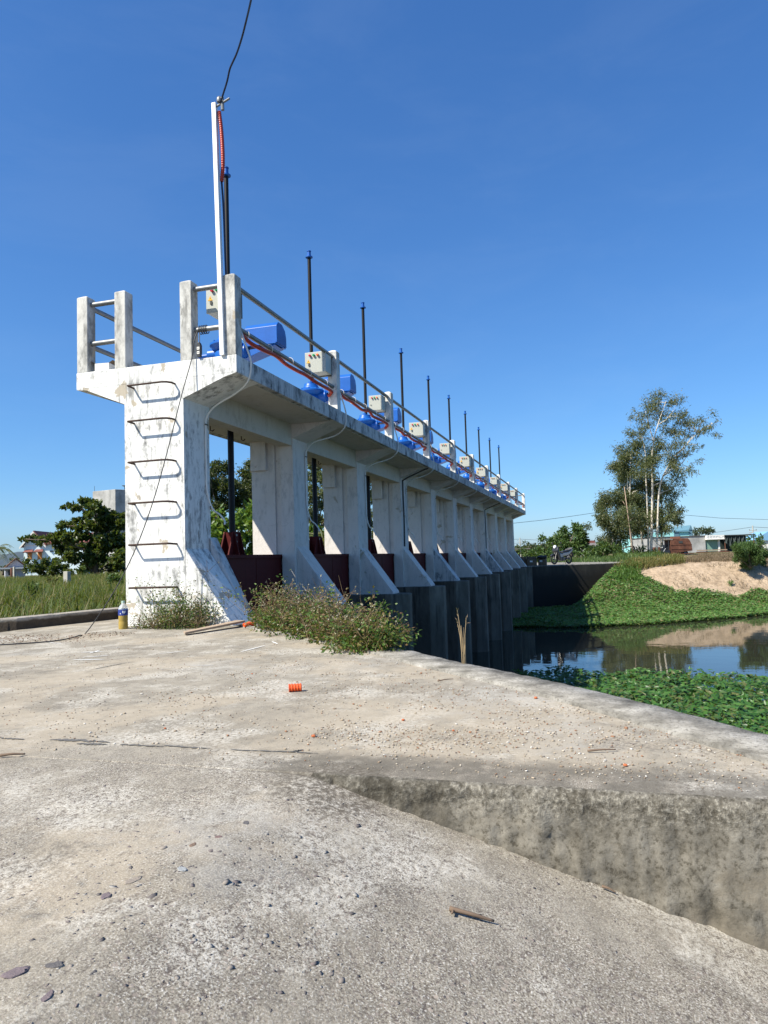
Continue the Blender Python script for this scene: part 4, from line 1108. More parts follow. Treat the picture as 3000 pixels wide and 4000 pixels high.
grass('tall_grass', [(1.5, 2.8), (32, 2.8), (36, 8), (40, 34), (30, 24), (14, 12), (5.5, 5.2)], 36000, .6, .03, L_GRASS, 'rough green grass on the upstream side behind the gate', gz)
grass('tall_grass', [(-1.6, 2.9), (-14, 2.9), (-16, 22), (8, 24), (-1, 7)], 26000, .55, .022, L_GRASS, 'meadow grass continuing left of the kerb end', gz)
def weed(name, label, pts, h, nst, nleaf, dry, lsize=.035, spread=.35, hvar=.35, extra=0, cat='weed bush'):
    """pts: list of (x,y) along the root line"""
    t = thing(name, label, cat, (pts[len(pts)//2][0], pts[len(pts)//2][1], 0))
    o0 = np.array([t.location.x, t.location.y, 0]); st, tw = MB(), MB(); LP, LD, SH = [], [], []
    for i in range(nst):
        q = rng.random() * (len(pts) - 1); k = min(int(q), len(pts) - 2); f_ = q - k
        bx = pts[k][0] * (1-f_) + pts[k+1][0] * f_ + rng.normal() * spread * .5; by = pts[k][1] * (1-f_) + pts[k+1][1] * f_ + rng.normal() * spread * .5
        hh = h * max(.3, 1 + rng.normal() * hvar); d = np.array([rng.normal() * .35, rng.normal() * .35, 1])
        isdry = rng.random() < dry
        P = [np.array([bx, by, -.01])]
        for s_ in range(5):
            d = d + np.array([rng.normal() * .22, rng.normal() * .22, -.04]); P.append(P[-1] + unit(d[None])[0] * hh / 5)
        P = [p - o0 for p in P]
        (tw if isdry else st).tube(P, [.0045 * (1 - .15 * j) for j in range(6)], 4, False)
        if isdry:
            for _ in range(7):
                j = rng.integers(2, 6); e = P[j] + rng.normal(size=3) * [.075, .075, .06] + [0, 0, .06]
                tw.tube([P[j], (P[j] + e) / 2 + rng.normal(size=3) * .008, e], [.0025, .002, .0012], 3, False)
                if rng.random() < .6: SH.append(e)
        m_ = nleaf if not isdry else nleaf // 3
        qq = rng.uniform(.12, 1, m_) ** .8 * 5
        if isdry: qq = qq * .55
        for a in qq:
            j = min(int(a), 4); p = P[j] * (1 - (a - j)) + P[j+1] * (a - j)
            off = rng.normal(size=3) * [.05, .05, .03]
            LP.append(p + off * .6); LD.append(off + [0, 0, -.01])
    st.build('stems', M_GSTEM, t)['kind'] = 'stuff'; tw.build('dry_stems', M_TWIG, t)['kind'] = 'stuff'
    if not LP: return t
    LP, LD = np.array(LP), np.array(LD); LP[:, 2] = np.maximum(LP[:, 2], .01)
    v, f = leaves(LP, LD, lsize * rng.uniform(.6, 1.3, len(LP)), lsize * .5, .2)
    link('foliage', npmesh('foliage', v, f), L_WEED, t)
    if len(SH):
        SH = np.array(SH); SH = np.repeat(SH, 5, 0)
        v, f = leaves(SH, rng.normal(size=SH.shape), .014, .008); link('seed_heads', npmesh('seed_heads', v, f), L_SEED, t)['kind'] = 'stuff'
    return t
weed('weed_bush', 'sprawling half dry weed bush nearest the maroon gate', [(-.22, -.52), (-.6, -.9), (-.95, -1.25)], .33, 200, 46, .6, .038, .2)
weed('weed_bush', 'middle brown and green weed bush along the wing wall', [(-1.05, -1.35), (-1.4, -1.65), (-1.75, -2.0)], .26, 170, 46, .58, .038, .18)
weed('weed_bush', 'low dark green weed bush at the coping end of the row', [(-1.8, -2.02), (-2.05, -2.22)], .19, 100, 55, .2, .034, .2)
weed('weed_bush', 'green weeds growing against the foot of the ladder pier', [(-.1, .35), (-.2, .55), (-.22, .75)], .36, 80, 34, .1, .03, .16)
weed('weed_sprig', 'thin climbing weed sprigs on the left foot of the ladder pier', [(-.06, 1.12), (-.06, .9)], .42, 12, 20, .0, .028, .04, cat='weed')
weed('weed_fringe', 'low creeping weeds along the bottom of the ladder pier', [(-.3, 1.1), (-.32, .7), (-.3, .3)], .07, 110, 10, .25, .024, .12, cat='weed')
ds = thing('dry_stalk', 'tuft of dry grass stalks standing on the coping near the water', 'weed', (-2.66, -2.98, .01)); m = MB(); SH = []
for k in range(7):
    a_ = rng.uniform(0, 6.28); r_ = rng.uniform(.015, .05); h_ = rng.uniform(.14, .34)
    m.tube([(0.01 * math.cos(a_), .01 * math.sin(a_), 0), (r_ * .5 * math.cos(a_), r_ * .5 * math.sin(a_), h_ * .6), (r_ * math.cos(a_), r_ * math.sin(a_), h_)], [.004, .003, .002], 4)
    if h_ > .24: SH += [(r_ * math.cos(a_), r_ * math.sin(a_), h_ - .01 * q_) for q_ in range(5)]
m.build('stalks', M_DSTALK, ds)
SH = np.array(SH + [(0, 0, .05)])
v, f = leaves(SH, np.array([[.2, .1, 1.]]) + rng.normal(size=SH.shape) * .5, .03, .008); link('seed_heads', npmesh('seed_heads', v, f), L_DRYG, ds)['kind'] = 'stuff'

# --- trees
MPX = lambda D: D / FPX
def tree(name, label, cat, base, trunks, clumps, per, L, W, leaf, bark, droop=.3, group=None):
    t = thing(name, label, cat, base, 0, group); b0 = Vector(base); m = MB()
    for pts, r0, r1 in trunks:
        pl = [Vector(p) - b0 for p in pts]; pl = spline(pl, 4)
        m.tube(pl, [r0 + (r1 - r0) * i / (len(pl) - 1) for i in range(len(pl))], 8)
    cl = [(c[0] - b0.x, c[1] - b0.y, c[2] - b0.z, *c[3:]) for c in clumps]
    # limbs reach into clumps from the nearest trunk point
    tp = [Vector(p) - b0 for pts, _, _ in trunks for p in pts]
    for k, c in enumerate(cl):
        tgt = Vector(c[:3]); cand = [p for p in tp if p.z < tgt.z + .1] or tp
        s_ = min(cand, key=lambda p: (p - tgt).length + .6 * abs(p.z - tgt.z + .5))
        branchy(m, s_, [tgt], .035 if L < .5 else .05, k)
    m.build('trunk', bark, t, smooth=True)
    crown('crown', cl, per, L, W, leaf, t, droop)
    return t
def c6(x, y): return (1900 + x * .6631, 1500 + y * .6631)
def c8(x, y): return (x * .4822, 1800 + y * .4822)
def A(f, x, y, D): return tuple(at(*f(x, y), D))
D = 60.
def cl6(lst, D, jit=1.2, rs=1.0):
    return [(*A(c6, x, y, D + rng.normal() * jit), r * .6631 * MPX(D) * rs) for x, y, r in lst]
euc = [(1060,95,55),(1005,110,55),(940,150,45),(1120,115,42),(890,180,30),(1000,175,50),(1080,185,55),(950,225,42),(1130,190,36),(1200,232,42),(1270,212,45),(1322,232,30),(1285,262,36),(1165,245,42),(1115,268,42),(1225,300,32),(1080,305,42),(1250,360,16),(1180,372,36),(1195,408,24),
       (895,285,50),(925,305,40),(880,315,34),(1040,350,50),(1130,340,40),(1090,430,50),(1130,480,52),(1178,492,38),(1090,520,50),(1120,570,40),(1135,620,30),(1060,590,45)]
b0 = A(c6, 970, 1005, D)
T_ = lambda l, dd=0: [A(c6, x, y, D + dd) for x, y in l]
tree('eucalyptus_tree', 'tall eucalyptus with pale bare trunks and an airy crown on the far bank', 'tree', b0,
     [(T_([(970,1008),(975,800),(978,600),(976,450),(985,340),(1010,240),(1055,110)]), .115, .02), (T_([(955,1005),(952,850),(946,680),(938,520),(935,400),(910,290)], .5), .085, .02),
      (T_([(1002,1015),(1008,850),(1016,650),(1040,545),(1100,440),(1175,360),(1250,285),(1330,235)], -.4), .09, .015), (T_([(976,470),(1030,430),(1075,395)]), .06, .02), (T_([(985,340),(960,250),(935,160)]), .05, .015),
      (T_([(1010,240),(1070,200),(1120,125)]), .04, .015), (T_([(1100,440),(1150,470),(1185,490)]), .04, .015)],
     cl6(euc, D, 1.2, 1.35), 85, .25, .055, L_EUC, M_BARKW, .8)
euc2 = [(850,400,45),(800,450,52),(870,470,52),(770,515,45),(850,560,62),(900,620,60),(795,640,55),(840,700,62),(735,680,45),(685,735,40),(690,800,36),(660,770,26),(740,820,52),(800,800,55),(870,780,62),(925,720,52),(960,760,45),(715,870,42),(780,880,55),(860,870,55),(910,840,45),(960,420,50),(1000,480,50),(960,560,48),(1010,620,46),(1050,680,48),(1040,760,44),(1085,740,38),(1070,830,38),(1100,790,26),(1015,820,40)]
D2 = 61.5
b1 = A(c6, 850, 1000, D2)
T2 = lambda l: [A(c6, x, y, D2) for x, y in l]
tree('eucalyptus_tree', 'dense dark shorter eucalyptus growing behind the pale trunked one', 'tree', b1,
     [(T2([(858,1000),(850,820),(846,640),(850,420)]), .12, .03), (T2([(750,985),(740,850),(735,700)]), .07, .02), (T2([(925,990),(905,820),(880,720),(860,640)]), .09, .03), (T2([(1030,960),(1035,760),(1020,560)]), .09, .03)],
     cl6(euc2, D2, 1.5, 1.5), 230, .25, .06, L_EUC2, M_BARKW, .7)
m = MB(); s0 = Vector(A(c6, 868, 1008, 58)); m.tube([s0, A(c6, 850, 900, 58), A(c6, 835, 780, 58), A(c6, 812, 605, 58)], [.05, .045, .035, .022], 8); m.tube([A(c6, 822, 720, 58), A(c6, 803, 690, 58)], [.03, .015], 6)
tag(m.build('bare_trunk', plain('pinkish_dead_wood', (.42, .3, .22), .9, 0, .2, 4), smooth=True), 'leaning bare dead trunk left of the white eucalyptus trunks', 'tree')

def blobs6(lst, D, fl=.85): return [(*A(c6, x, y, D + rng.normal() * .8), r * .6631 * MPX(D), fl) for x, y, r in lst]
def shrub(name, label, D, lst, per, L, W, leaf, base, cat='shrub', f=blobs6):
    bp = A(c6, *base, D)
    return tree(name, label, cat, bp, [([bp, (bp[0], bp[1], bp[2] + .8), Vector(f(lst[:1], D)[0][:3])], .09, .04)], f(lst, D), per, L, W, leaf, M_BARK, .1)
shrub('bushy_tree', 'rounded bright green tree standing beyond the motorbike', 62, [(530,850,40),(500,880,50),(560,880,45),(450,910,50),(400,915,42),(520,930,60),(570,925,42),(450,960,52),(385,945,36),(540,970,55),(480,990,50)], 210, .26, .13, L_SHRUB, (480, 1030), 'tree')
shrub('low_shrub', 'low dark green shrub left of the motorbike by the far pier', 58, [(300,980,36),(270,1000,36),(330,990,36),(290,1015,34),(345,1015,30),(250,1010,26)], 210, .24, .12, L_SHRUB, (300, 1040))
shrub('low_shrub', 'dark shrub strip directly behind the motorbike seat', 54, [(430,1000,26),(470,1005,28),(510,1000,28),(550,1005,26),(590,1012,24),(400,1010,22),(640,1018,20)], 220, .22, .12, L_SHRUB, (500, 1035))
shrub('low_shrub', 'pale leafy shrub between the bright tree and the eucalyptus', 58, [(640,975,34),(690,960,36),(720,985,32),(670,1000,34),(620,1005,32),(740,960,26),(600,990,28)], 200, .24, .12, L_SHRUB, (670, 1030))
shrub('low_shrub', 'scruffy undergrowth around the feet of the eucalyptus trunks', 59, [(800,970,30),(900,975,32),(870,1000,30),(940,985,26),(770,995,28),(1000,985,20)], 150, .22, .09, L_SHRUB, (870, 1015))
def rb(lst, D): return [(*A(c6, x, y, D + rng.normal() * .3), r * .6631 * MPX(D), .9) for x, y, r in lst]
shrub('round_shrub', 'round feathery green shrub on top of the sandy bank at right', 38.5, [(1555,955,50),(1500,985,40),(1610,975,42),(1550,1010,55),(1490,1030,34),(1620,1020,34),(1560,1055,36),(1530,1075,24),(1640,1000,26),(1480,1005,34),(1515,965,40),(1465,975,24)], 1500, .14, .035, L_ROUND, (1555, 1085), f=rb)

# almond tree left of the ladder pier, in flat tiers
D3 = 41.
tl = [(700,330,40),(770,360,45),(820,385,40),(600,375,26),(535,378,18),(640,385,24),(760,410,40),(700,450,18),(900,455,50),(960,450,40),(850,480,50),(560,520,34),(640,510,40),(500,530,20),(720,530,50),(800,540,60),(900,540,60),(980,520,45),(430,640,40),(340,630,36),(260,635,28),(190,640,18),(500,610,40),(580,620,50),(680,620,55),(780,630,60),(880,630,60),(980,620,50),
      (480,690,36),(570,700,45),(670,700,50),(780,710,60),(900,710,60),(990,700,45),(520,760,45),(620,780,50),(720,790,60),(840,790,60),(950,790,60),(990,860,40),(900,850,50),(800,860,55),(700,850,45)]
cl = [(*A(c8, x, y, D3 + rng.normal() * .7), r * .4822 * MPX(D3) * 1.25, .6) for x, y, r in tl]
b3 = A(c8, 770, 930, D3)
T3 = lambda l: [A(c8, x, y, D3) for x, y in l]
tree('almond_tree', 'dark tiered almond tree spreading in front of the white house', 'tree', b3,
     [(T3([(770, 930), (775, 760), (780, 560), (770, 370)]), .14, .04), (T3([(775, 760), (600, 690), (400, 645), (230, 637)]), .07, .02), (T3([(780, 620), (650, 540), (530, 525)]), .06, .02), (T3([(780, 470), (680, 400), (560, 378)]), .05, .015), (T3([(778, 640), (900, 560), (980, 500)]), .07, .02)],
     cl, 420, .21, .15, L_TERM, M_BARK, 0)
def blobs8(lst, D, fl=.8): return [(*A(c8, x, y, D + rng.normal() * .6), r * .4822 * MPX(D), fl) for x, y, r in lst]
bl = blobs8([(330,835,40),(400,840,50),(300,860,45),(370,880,50),(450,860,45),(520,870,50),(590,880,50),(430,905,45),(260,830,35),(660,900,40),(230,880,30)], 36)
bb = A(c8, 400, 940, 36)
tree('leafy_shrub', 'leafy hedge like shrub in front of the small red roofed house', 'shrub', bb, [([bb, A(c8, 400, 900, 36), A(c8, 400, 860, 36)], .08, .04)], bl, 500, .16, .1, L_TERM, M_BARK, 0)
for k, (x_, y_, D_, r_, lab) in enumerate([(250, 1045, 13, 50, 'dark broad leaved weed clump in the middle of the meadow'), (420, 975, 22, 34, 'brownish green bush at the back of the meadow'), (930, 960, 20, 50, 'rusty tinged bush in the meadow beside the ladder pier'), (640, 1000, 20, 34, 'small bush in the meadow right of the concrete post')]):
    bb = A(c8, x_, y_ + 60, D_); c_ = [(*A(c8, x_ + dx, y_ + dy, D_), r_ * .55 * .4822 * MPX(D_), .8) for dx, dy in ((0, 0), (-r_, 10), (r_, 12), (-r_ * .5, -r_ * .5), (r_ * .5, -r_ * .4), (0, 30))]
    tree('meadow_bush', lab, 'bush', (bb[0], bb[1], -.2), [([(bb[0], bb[1], -.2), (bb[0], bb[1], .0), c_[0][:3]], .02, .01)], c_, 1500 if D_ < 15 else 900, .085, .05, L_SHRUB if k % 2 == 0 else L_YELG, M_BARK, 0)
# trees seen through the bays
def c4(x, y): return (400 + x * .4823, 1500 + y * .4823)
def bay(name, label, D, lst, per, L, W, leaf, base, cat='tree', droop=.2, f=c4, sc=.4823):
    c = [(*A(f, x, y, D + rng.normal() * .8), r * 1.3 * sc * MPX(D), .85) for x, y, r in lst]
    bp = A(f, *base, D)
    return tree(name, label, cat, bp, [([bp, A(f, base[0], base[1] - 150, D), c[0][:3]], .12, .05)], c, per, L, W, leaf, M_BARK, droop)
bay('dense_tree', 'dark fine leaved tree seen through the first bay, left of its stem', 34, [(920,690,60),(880,760,70),(1000,680,55),(960,800,80),(880,880,70),(1000,900,80),(920,980,80),(1040,820,60),(820,800,80),(760,720,60),(1040,960,70)], 672, .13, .065, L_DARK, (930, 1380))
bay('dense_tree', 'taller dark tree seen through the first bay beside the second pier', 36, [(1200,640,55),(1170,720,60),(1230,760,70),(1150,840,70),(1220,900,70),(1140,960,60),(1300,700,70),(1320,820,80),(1230,1000,60),(1380,760,70),(1420,900,80),(1400,660,60)], 672, .13, .065, L_DARK, (1230, 1380))
bay('leafy_shrub', 'sunlit broad leaved shrub behind the first maroon gate leaf', 23, [(920,1080,60),(1000,1120,65),(890,1180,60),(1120,1080,60),(1200,1070,55),(1160,1160,60),(1030,1220,70),(920,1290,70),(1080,1300,70),(1190,1280,60),(1000,1370,70),(1150,1380,70),(880,1380,60),(800,1200,70),(1270,1150,60),(1290,1280,60),(1230,1380,60)], 688, .17, .1, L_TERMB, (1020, 1480), 'shrub', 0)
def c5(x, y): return (900 + x * .4822, 1700 + y * .4822)
bay('dense_tree', 'olive coloured tree seen through the second bay', 35, [(690,260,60),(650,340,60),(740,330,60),(700,430,70),(640,500,60),(760,520,70),(690,600,60),(650,700,60),(740,720,60),(800,400,70),(860,600,70)], 672, .13, .06, L_EUC2, (700, 940), f=c5, sc=.4822)
bay('dense_tree', 'olive tree seen through the third bay', 38, [(1110,340,50),(1120,440,55),(1100,540,50),(1150,620,60),(1110,720,60),(1200,500,60),(1120,820,60)], 672, .13, .06, L_EUC2, (1120, 940), f=c5, sc=.4822)
bay('leafy_shrub', 'green shrub behind the second maroon gate leaf', 27, [(660,800,50),(740,830,50),(680,880,50),(760,900,50),(650,930,50),(720,950,50),(820,880,60)], 688, .16, .09, L_TERMB, (700, 1000), 'shrub', 0, c5, .4822)
bay('dense_tree', 'dark tree seen through the fourth bay', 40, [(1480,600,60),(1500,700,60),(1450,760,60),(1520,820,60),(1430,880,60)], 672, .13, .06, L_DARK, (1480, 950), f=c5, sc=.4822)
# palm fronds
def palm(label, base, h, nf, fl, group=None):
    t = thing('palm_tree', label, 'palm', base); m = MB(); m.tube([(0, 0, 0), (.1, 0, h * .5), (.05, .05, h)], [.14, .11, .09], 8); m.build('trunk', M_BARK, t, smooth=True)
    LP, LDd = [], []; m = MB()
    for k in range(nf):
        a = 2 * math.pi * k / nf + rng.normal() * .2; e = rng.uniform(.1, 1.1); pts = []
        for s_ in range(9):
            q = s_ / 8; r_ = fl * q; z = h + fl * (math.sin(e) * q - .75 * q * q); pts.append((.05 + math.cos(a) * r_ * math.cos(e * .6), .05 + math.sin(a) * r_ * math.cos(e * .6), z))
        m.tube(pts, [.02 * (1 - .09 * i) for i in range(9)], 4)
        for s_ in np.linspace(.12, 1, 30):
            i = min(int(s_ * 8), 7); p = np.array(pts[i]) * (1 - (s_*8 - i)) + np.array(pts[i+1]) * (s_*8 - i); d = np.array(pts[i+1]) - np.array(pts[i])
            sd = unit(np.cross(d, [0, 0, 1.])[None])[0]
            for sg in (-1, 1): LP.append(p); LDd.append(sd * sg + unit(d[None])[0] * .5 + [0, 0, -.45])
    m.build('frond_ribs', M_GSTEM, t)
    v, f = leaves(np.array(LP), np.array(LDd), fl * .24, .035, .1); link('fronds', npmesh('fronds', v, f), L_PALM, t)
p_ = at(*c5(760, 1000), 22)
palm('young palm with arching fronds seen through the second bay', (p_.x, p_.y, -.2), 1.5, 11, 1.7)
p_ = at(-10, 2225, 85)
palm('palm top behind the small house at the left edge', (p_.x, p_.y, 0), 3.2, 14, 2.2)

# ------------------------------------------------------------------ buildings; local +x is to the right seen from the platform, +y away
RZ = math.atan2(CR.y, CR.x)
def site(px, D, z=0.0):
    p = at(px, 2200, D); return (p.x, p.y, z)
def zpx(py, px, D): return at(px, py, D).z
# white house
Dh = 100.; s_ = MPX(Dh)
def U(px): return (px - 93) * s_
hz = lambda py: zpx(py, 150, Dh)
h = thing('white_house', 'pale blue white two storey house with red tiled gables behind the almond tree', 'house', site(93, Dh, 0), RZ + R(4))
Wd = U(330); eave = hz(2128); apex = hz(2074)
m = MB(); m.box((0, 0, -.3), (Wd, 7, eave))
gx0, gx1, gxc = U(96), U(170), U(133)
m.prism([(gx0 - .05, eave), (gx1, eave), (gxc, apex - .12)], 'y', .0, .25)
m.build('wall', M_BWALL, h)
m = MB()
ap2 = apex - .1
m.add([(gx0 - .5, -.5, eave - .25), (gxc, -.5, apex), (gxc, 7, apex), (gx0 - .5, 7, eave - .25)], [(0, 1, 2, 3)])
m.add([(gx1 + .4, -.5, eave - .15), (gxc, -.5, apex - .003), (gxc, 7, apex - .003), (gx1 + .4, 7, eave - .15)], [(0, 1, 2, 3)])
m.add([(gxc + .3, -.4, eave + .05), (Wd + .4, -.4, eave + .05), (Wd + .4, 3.5, ap2 - .25), (gxc + .3, 3.5, ap2 - .25)], [(0, 1, 2, 3)])
m.add([(gxc + .3, 7.4, eave + .05), (Wd + .4, 7.4, eave + .05), (Wd + .4, 3.5, ap2 - .253), (gxc + .3, 3.5, ap2 - .253)], [(0, 1, 2, 3)])
ro = m.build('roof', M_TILE, h); so_ = ro.modifiers.new('thick', 'SOLIDIFY'); so_.thickness = .12
m = MB()
for (x0_, z0_, x1_, z1_) in ((gx0 - .5, eave - .25, gxc, apex), (gx1 + .4, eave - .15, gxc, apex)):
    m.add([(x0_, -.53, z0_ - .3), (x1_, -.53, z1_ - .3), (x1_, -.53, z1_ - .02), (x0_, -.53, z0_ - .02), (x0_, -.46, z0_ - .3), (x1_, -.46, z1_ - .3), (x1_, -.46, z1_ - .02), (x0_, -.46, z0_ - .02)],
          [(0,1,2,3),(4,7,6,5),(0,4,5,1),(3,2,6,7),(0,3,7,4),(1,5,6,2)])
m.build('fascia_board', M_CARDW, h)
m = MB(); m.box((-.02, -.06, eave - .06), (Wd, -.003, eave + .06)); m.build('cornice', M_CARDW, h)
for px_ in (116, 154):
    cx = U(px_); m = MB(); m.box((cx - .29, -.05, hz(2185)), (cx + .29, -.004, hz(2158))); w_ = m.build('window', M_ORDOOR, h)
    m = MB(); m.box((cx - .012, -.06, hz(2185)), (cx + .012, -.05, hz(2158))); m.build('mullion', M_BARK, w_)
    m = MB(); m.add([(cx - .45, -.02, hz(2148)), (cx + .45, -.02, hz(2148)), (cx + .65, -.75, hz(2158)), (cx - .65, -.75, hz(2158))], [(0, 1, 2, 3)])
    a_ = m.build('awning', M_TILE, h); sd = a_.modifiers.new('thick', 'SOLIDIFY'); sd.thickness = .1
m = MB(); m.box((U(192), -.04, hz(2157)), (U(206), -.004, hz(2152))); m.build('vent', M_GLASSD, h)
# small house at the left edge
Ds = 75.; s2 = MPX(Ds); hz2 = lambda py: zpx(py, 60, Ds)
h = thing('small_house', 'small house with brown tiled roof and lilac gable at the left edge', 'house', site(60, Ds, 0), RZ + R(28))
gw = 31 * s2 * 1.12
m = MB(); m.box((-gw, .1, -.3), (gw, 9, hz2(2216))); m.build('wall', M_LILAC, h)
m = MB(); m.prism([(-gw * 1.05, hz2(2216)), (gw * 1.05, hz2(2216)), (0, hz2(2184))], 'y', -.02, .2); m.build('gable', M_LILAC, h)
m = MB()
m.add([(-gw * 1.25, -.35, hz2(2216) - .1), (0, -.35, hz2(2181)), (0, 9, hz2(2181)), (-gw * 1.25, 9, hz2(2216) - .1)], [(0, 1, 2, 3)])
m.add([(gw * 1.25, -.35, hz2(2216) - .1), (0, -.35, hz2(2181) - .003), (0, 9, hz2(2181) - .003), (gw * 1.25, 9, hz2(2216) - .1)], [(0, 1, 2, 3)])
ro = m.build('roof', M_TILEB, h); sd = ro.modifiers.new('thick', 'SOLIDIFY'); sd.thickness = .1
m = MB(); m.box((-gw * 2.6, -.8, hz2(2222)), (gw * 1.2, -.1, hz2(2216))); m.build('porch_roof', M_CARDW, h)
m = MB(); m.box((-gw * .7, .03, hz2(2245)), (-gw * .2, .098, hz2(2226))); m.build('window', M_GLASSD, h)
# left fence posts
for k, (px, py0, py1, D_, lab) in enumerate([(262, 2232, 2268, 26, 'short square concrete fence post standing in the grass'), (45, 2218, 2262, 40, 'thin rusty fence post left of its twin before the small house'), (55, 2214, 2264, 40, 'thin grey fence post right of its twin before the small house')]):
    p = at(px, py1, D_); z1 = at(px, py0, D_).z; m = MB(); w_ = .09 if k == 0 else .05
    m.box((p.x - w_, p.y - w_, -.3), (p.x + w_, p.y + w_, z1)); tag(m.build('fence_post', M_STONE if k != 1 else M_RUSTY, bevel=.01), lab, 'fence post')
# concrete tower
Dt = 68.; st_ = MPX(Dt)
h = thing('concrete_tower', 'plain grey concrete tower block rising behind the almond tree', 'tower', site(452, Dt, 0), RZ)
top1 = zpx(1909, 452, Dt)
m = MB(); wl = 109 * st_
m.add([(-wl, 1.2, -.3), (0, 0, -.3), (3.6, 3.2, -.3), (.9, 4.8, -.3), (-wl, 1.2, top1 - .02), (0, 0, top1), (3.6, 3.2, top1), (.9, 4.8, top1)], [(0, 1, 5, 4), (1, 2, 6, 5), (2, 3, 7, 6), (3, 0, 4, 7), (4, 5, 6, 7), (0, 3, 2, 1)])
m.build('wall', M_GRAYW, h, bevel=.03)
m = MB(); m.tube([(-wl + .15, 1.3, top1), (-wl + .15, 1.3, top1 + .5)], .015, 6); m.build('lightning_rod', M_RUST, h)
m = MB(); m.tube([(.6, .8, top1 - .05), (.6, .8, top1 + .35)], .03, 6); m.lathe([(.05, 0), (.25, .08), (.25, .11), (.05, .12)], (.6, .8, top1 + .3), 10); m.build('vent_cowl', M_LOCK, h)

# right bank buildings
def cc(x, y): return (2550 + x * .2712, 2030 + y * .2712)      # frame used while surveying the right bank
Db = 92.
def P3(x, y, D_=Db): return at(*cc(x, y), D_)
b0_ = P3(20, 470); 
def bx_(x): return (cc(x, 0)[0] - cc(20, 0)[0]) * MPX(Db)
def bz_(y): return zpx(cc(0, y)[1], cc(600, 0)[0], Db)
h = thing('roadside_shop', 'grey rendered roadside shop with green shutter and white sign board', 'shop', site(cc(20, 0)[0], Db, 0), RZ)
m = MB(); m.box((0, 0, -.3), (bx_(775), 8, bz_(235))); m.build('wall', M_GRAYW, h)
m = MB(); m.box((bx_(775), .35, -.3), (bx_(985), 8, bz_(300))); m.build('shop_front', M_GRAYW, h)
m = MB(); m.box((bx_(780), .2, -.1), (bx_(958), .345, bz_(300)))
for k in range(24):
    x_ = bx_(780) + (bx_(958) - bx_(780)) * k / 24; m.box((x_, .185, -.1), (x_ + .045, .199, bz_(303)))
m.build('shutter', M_SHUT, h)
m = MB(); m.box((bx_(960), -.02, -.2), (bx_(982), .34, bz_(300))); m.build('pillar', M_CARDW, h)
m = MB(); m.box((bx_(775), -.5, bz_(295)), (bx_(1030), .34, bz_(282))); m.box((bx_(775), -.42, bz_(282)), (bx_(1030), .3, bz_(232))); sg_ = m.build('sign_board', M_CARDW, h)
m = MB(); rdm = random.Random(3); x_ = bx_(788)
while x_ < bx_(1015):
    w_ = rdm.uniform(.16, .34); z0_, z1_ = bz_(272), bz_(243); tw_ = .07
    m.box((x_, -.44, z0_), (x_ + tw_, -.425, z1_))
    if rdm.random() < .6: m.box((x_ + tw_, -.44, z1_ - tw_), (x_ + w_, -.425, z1_))
    if rdm.random() < .6: m.box((x_ + tw_, -.44, z0_), (x_ + w_, -.425, z0_ + tw_))
    if rdm.random() < .5: m.box((x_ + w_ - tw_, -.439, z0_ + tw_), (x_ + w_, -.424, z1_ - tw_))
    x_ += w_ + .12
m.build('sign_lettering', plain('faded_sign_paint', (.45, .47, .48), .7), sg_)
m = MB(); m.box((bx_(270), -.35, bz_(268)), (bx_(400), -.01, bz_(240))); m.build('brick_band', plain('dull_brick', (.22, .085, .05), .9, 0, .3, 10), h)
m = MB(); m.box((-.1, -.1, bz_(237)), (bx_(776), 8.1, bz_(231))); m.build('roof', M_TILEG, h)
# tarp lean-to
h = thing('tarpaulin_shelter', 'flat roofed shelter hung with dark green tarpaulin beside the shop', 'shelter', site(cc(1030, 0)[0], Db, 0), RZ)
w_ = bx_(1470) - bx_(1030)
m = MB(); m.box((0, -.6, bz_(246)), (w_, 5, bz_(234))); m.build('roof', M_LOCK, h)
V, F = [], []; nx, nz_ = 60, 12
for i in range(nx):
    for k in range(nz_):
        q = i / (nx - 1); zt, zb_ = bz_(250), bz_(250) - (bz_(250) - bz_(400)) * (.55 + .45 * abs(math.sin(q * 7.5)))
        V.append((q * w_ * .72, -.4 + .25 * math.sin(q * 34 + k * .25) * (k / nz_) + .1 * math.sin(q * 71), zt + (zb_ - zt) * k / (nz_ - 1)))
F = [(i*nz_+k, (i+1)*nz_+k, (i+1)*nz_+k+1, i*nz_+k+1) for i in range(nx-1) for k in range(nz_-1)]
link('tarpaulin', npmesh('tarpaulin', V, F), M_TARP, h, smooth=True)
for x_ in (.1, w_ * .5, w_ - .1): m = MB(); m.tube([(x_, -.3, -.2), (x_, -.3, bz_(246))], .06, 6); m.build('pole', M_RUSTY, h)
m = MB(); m.box((.1, 2, -.2), (w_ - .3, 4.6, bz_(260))); m.build('back_wall', M_TARP, h)
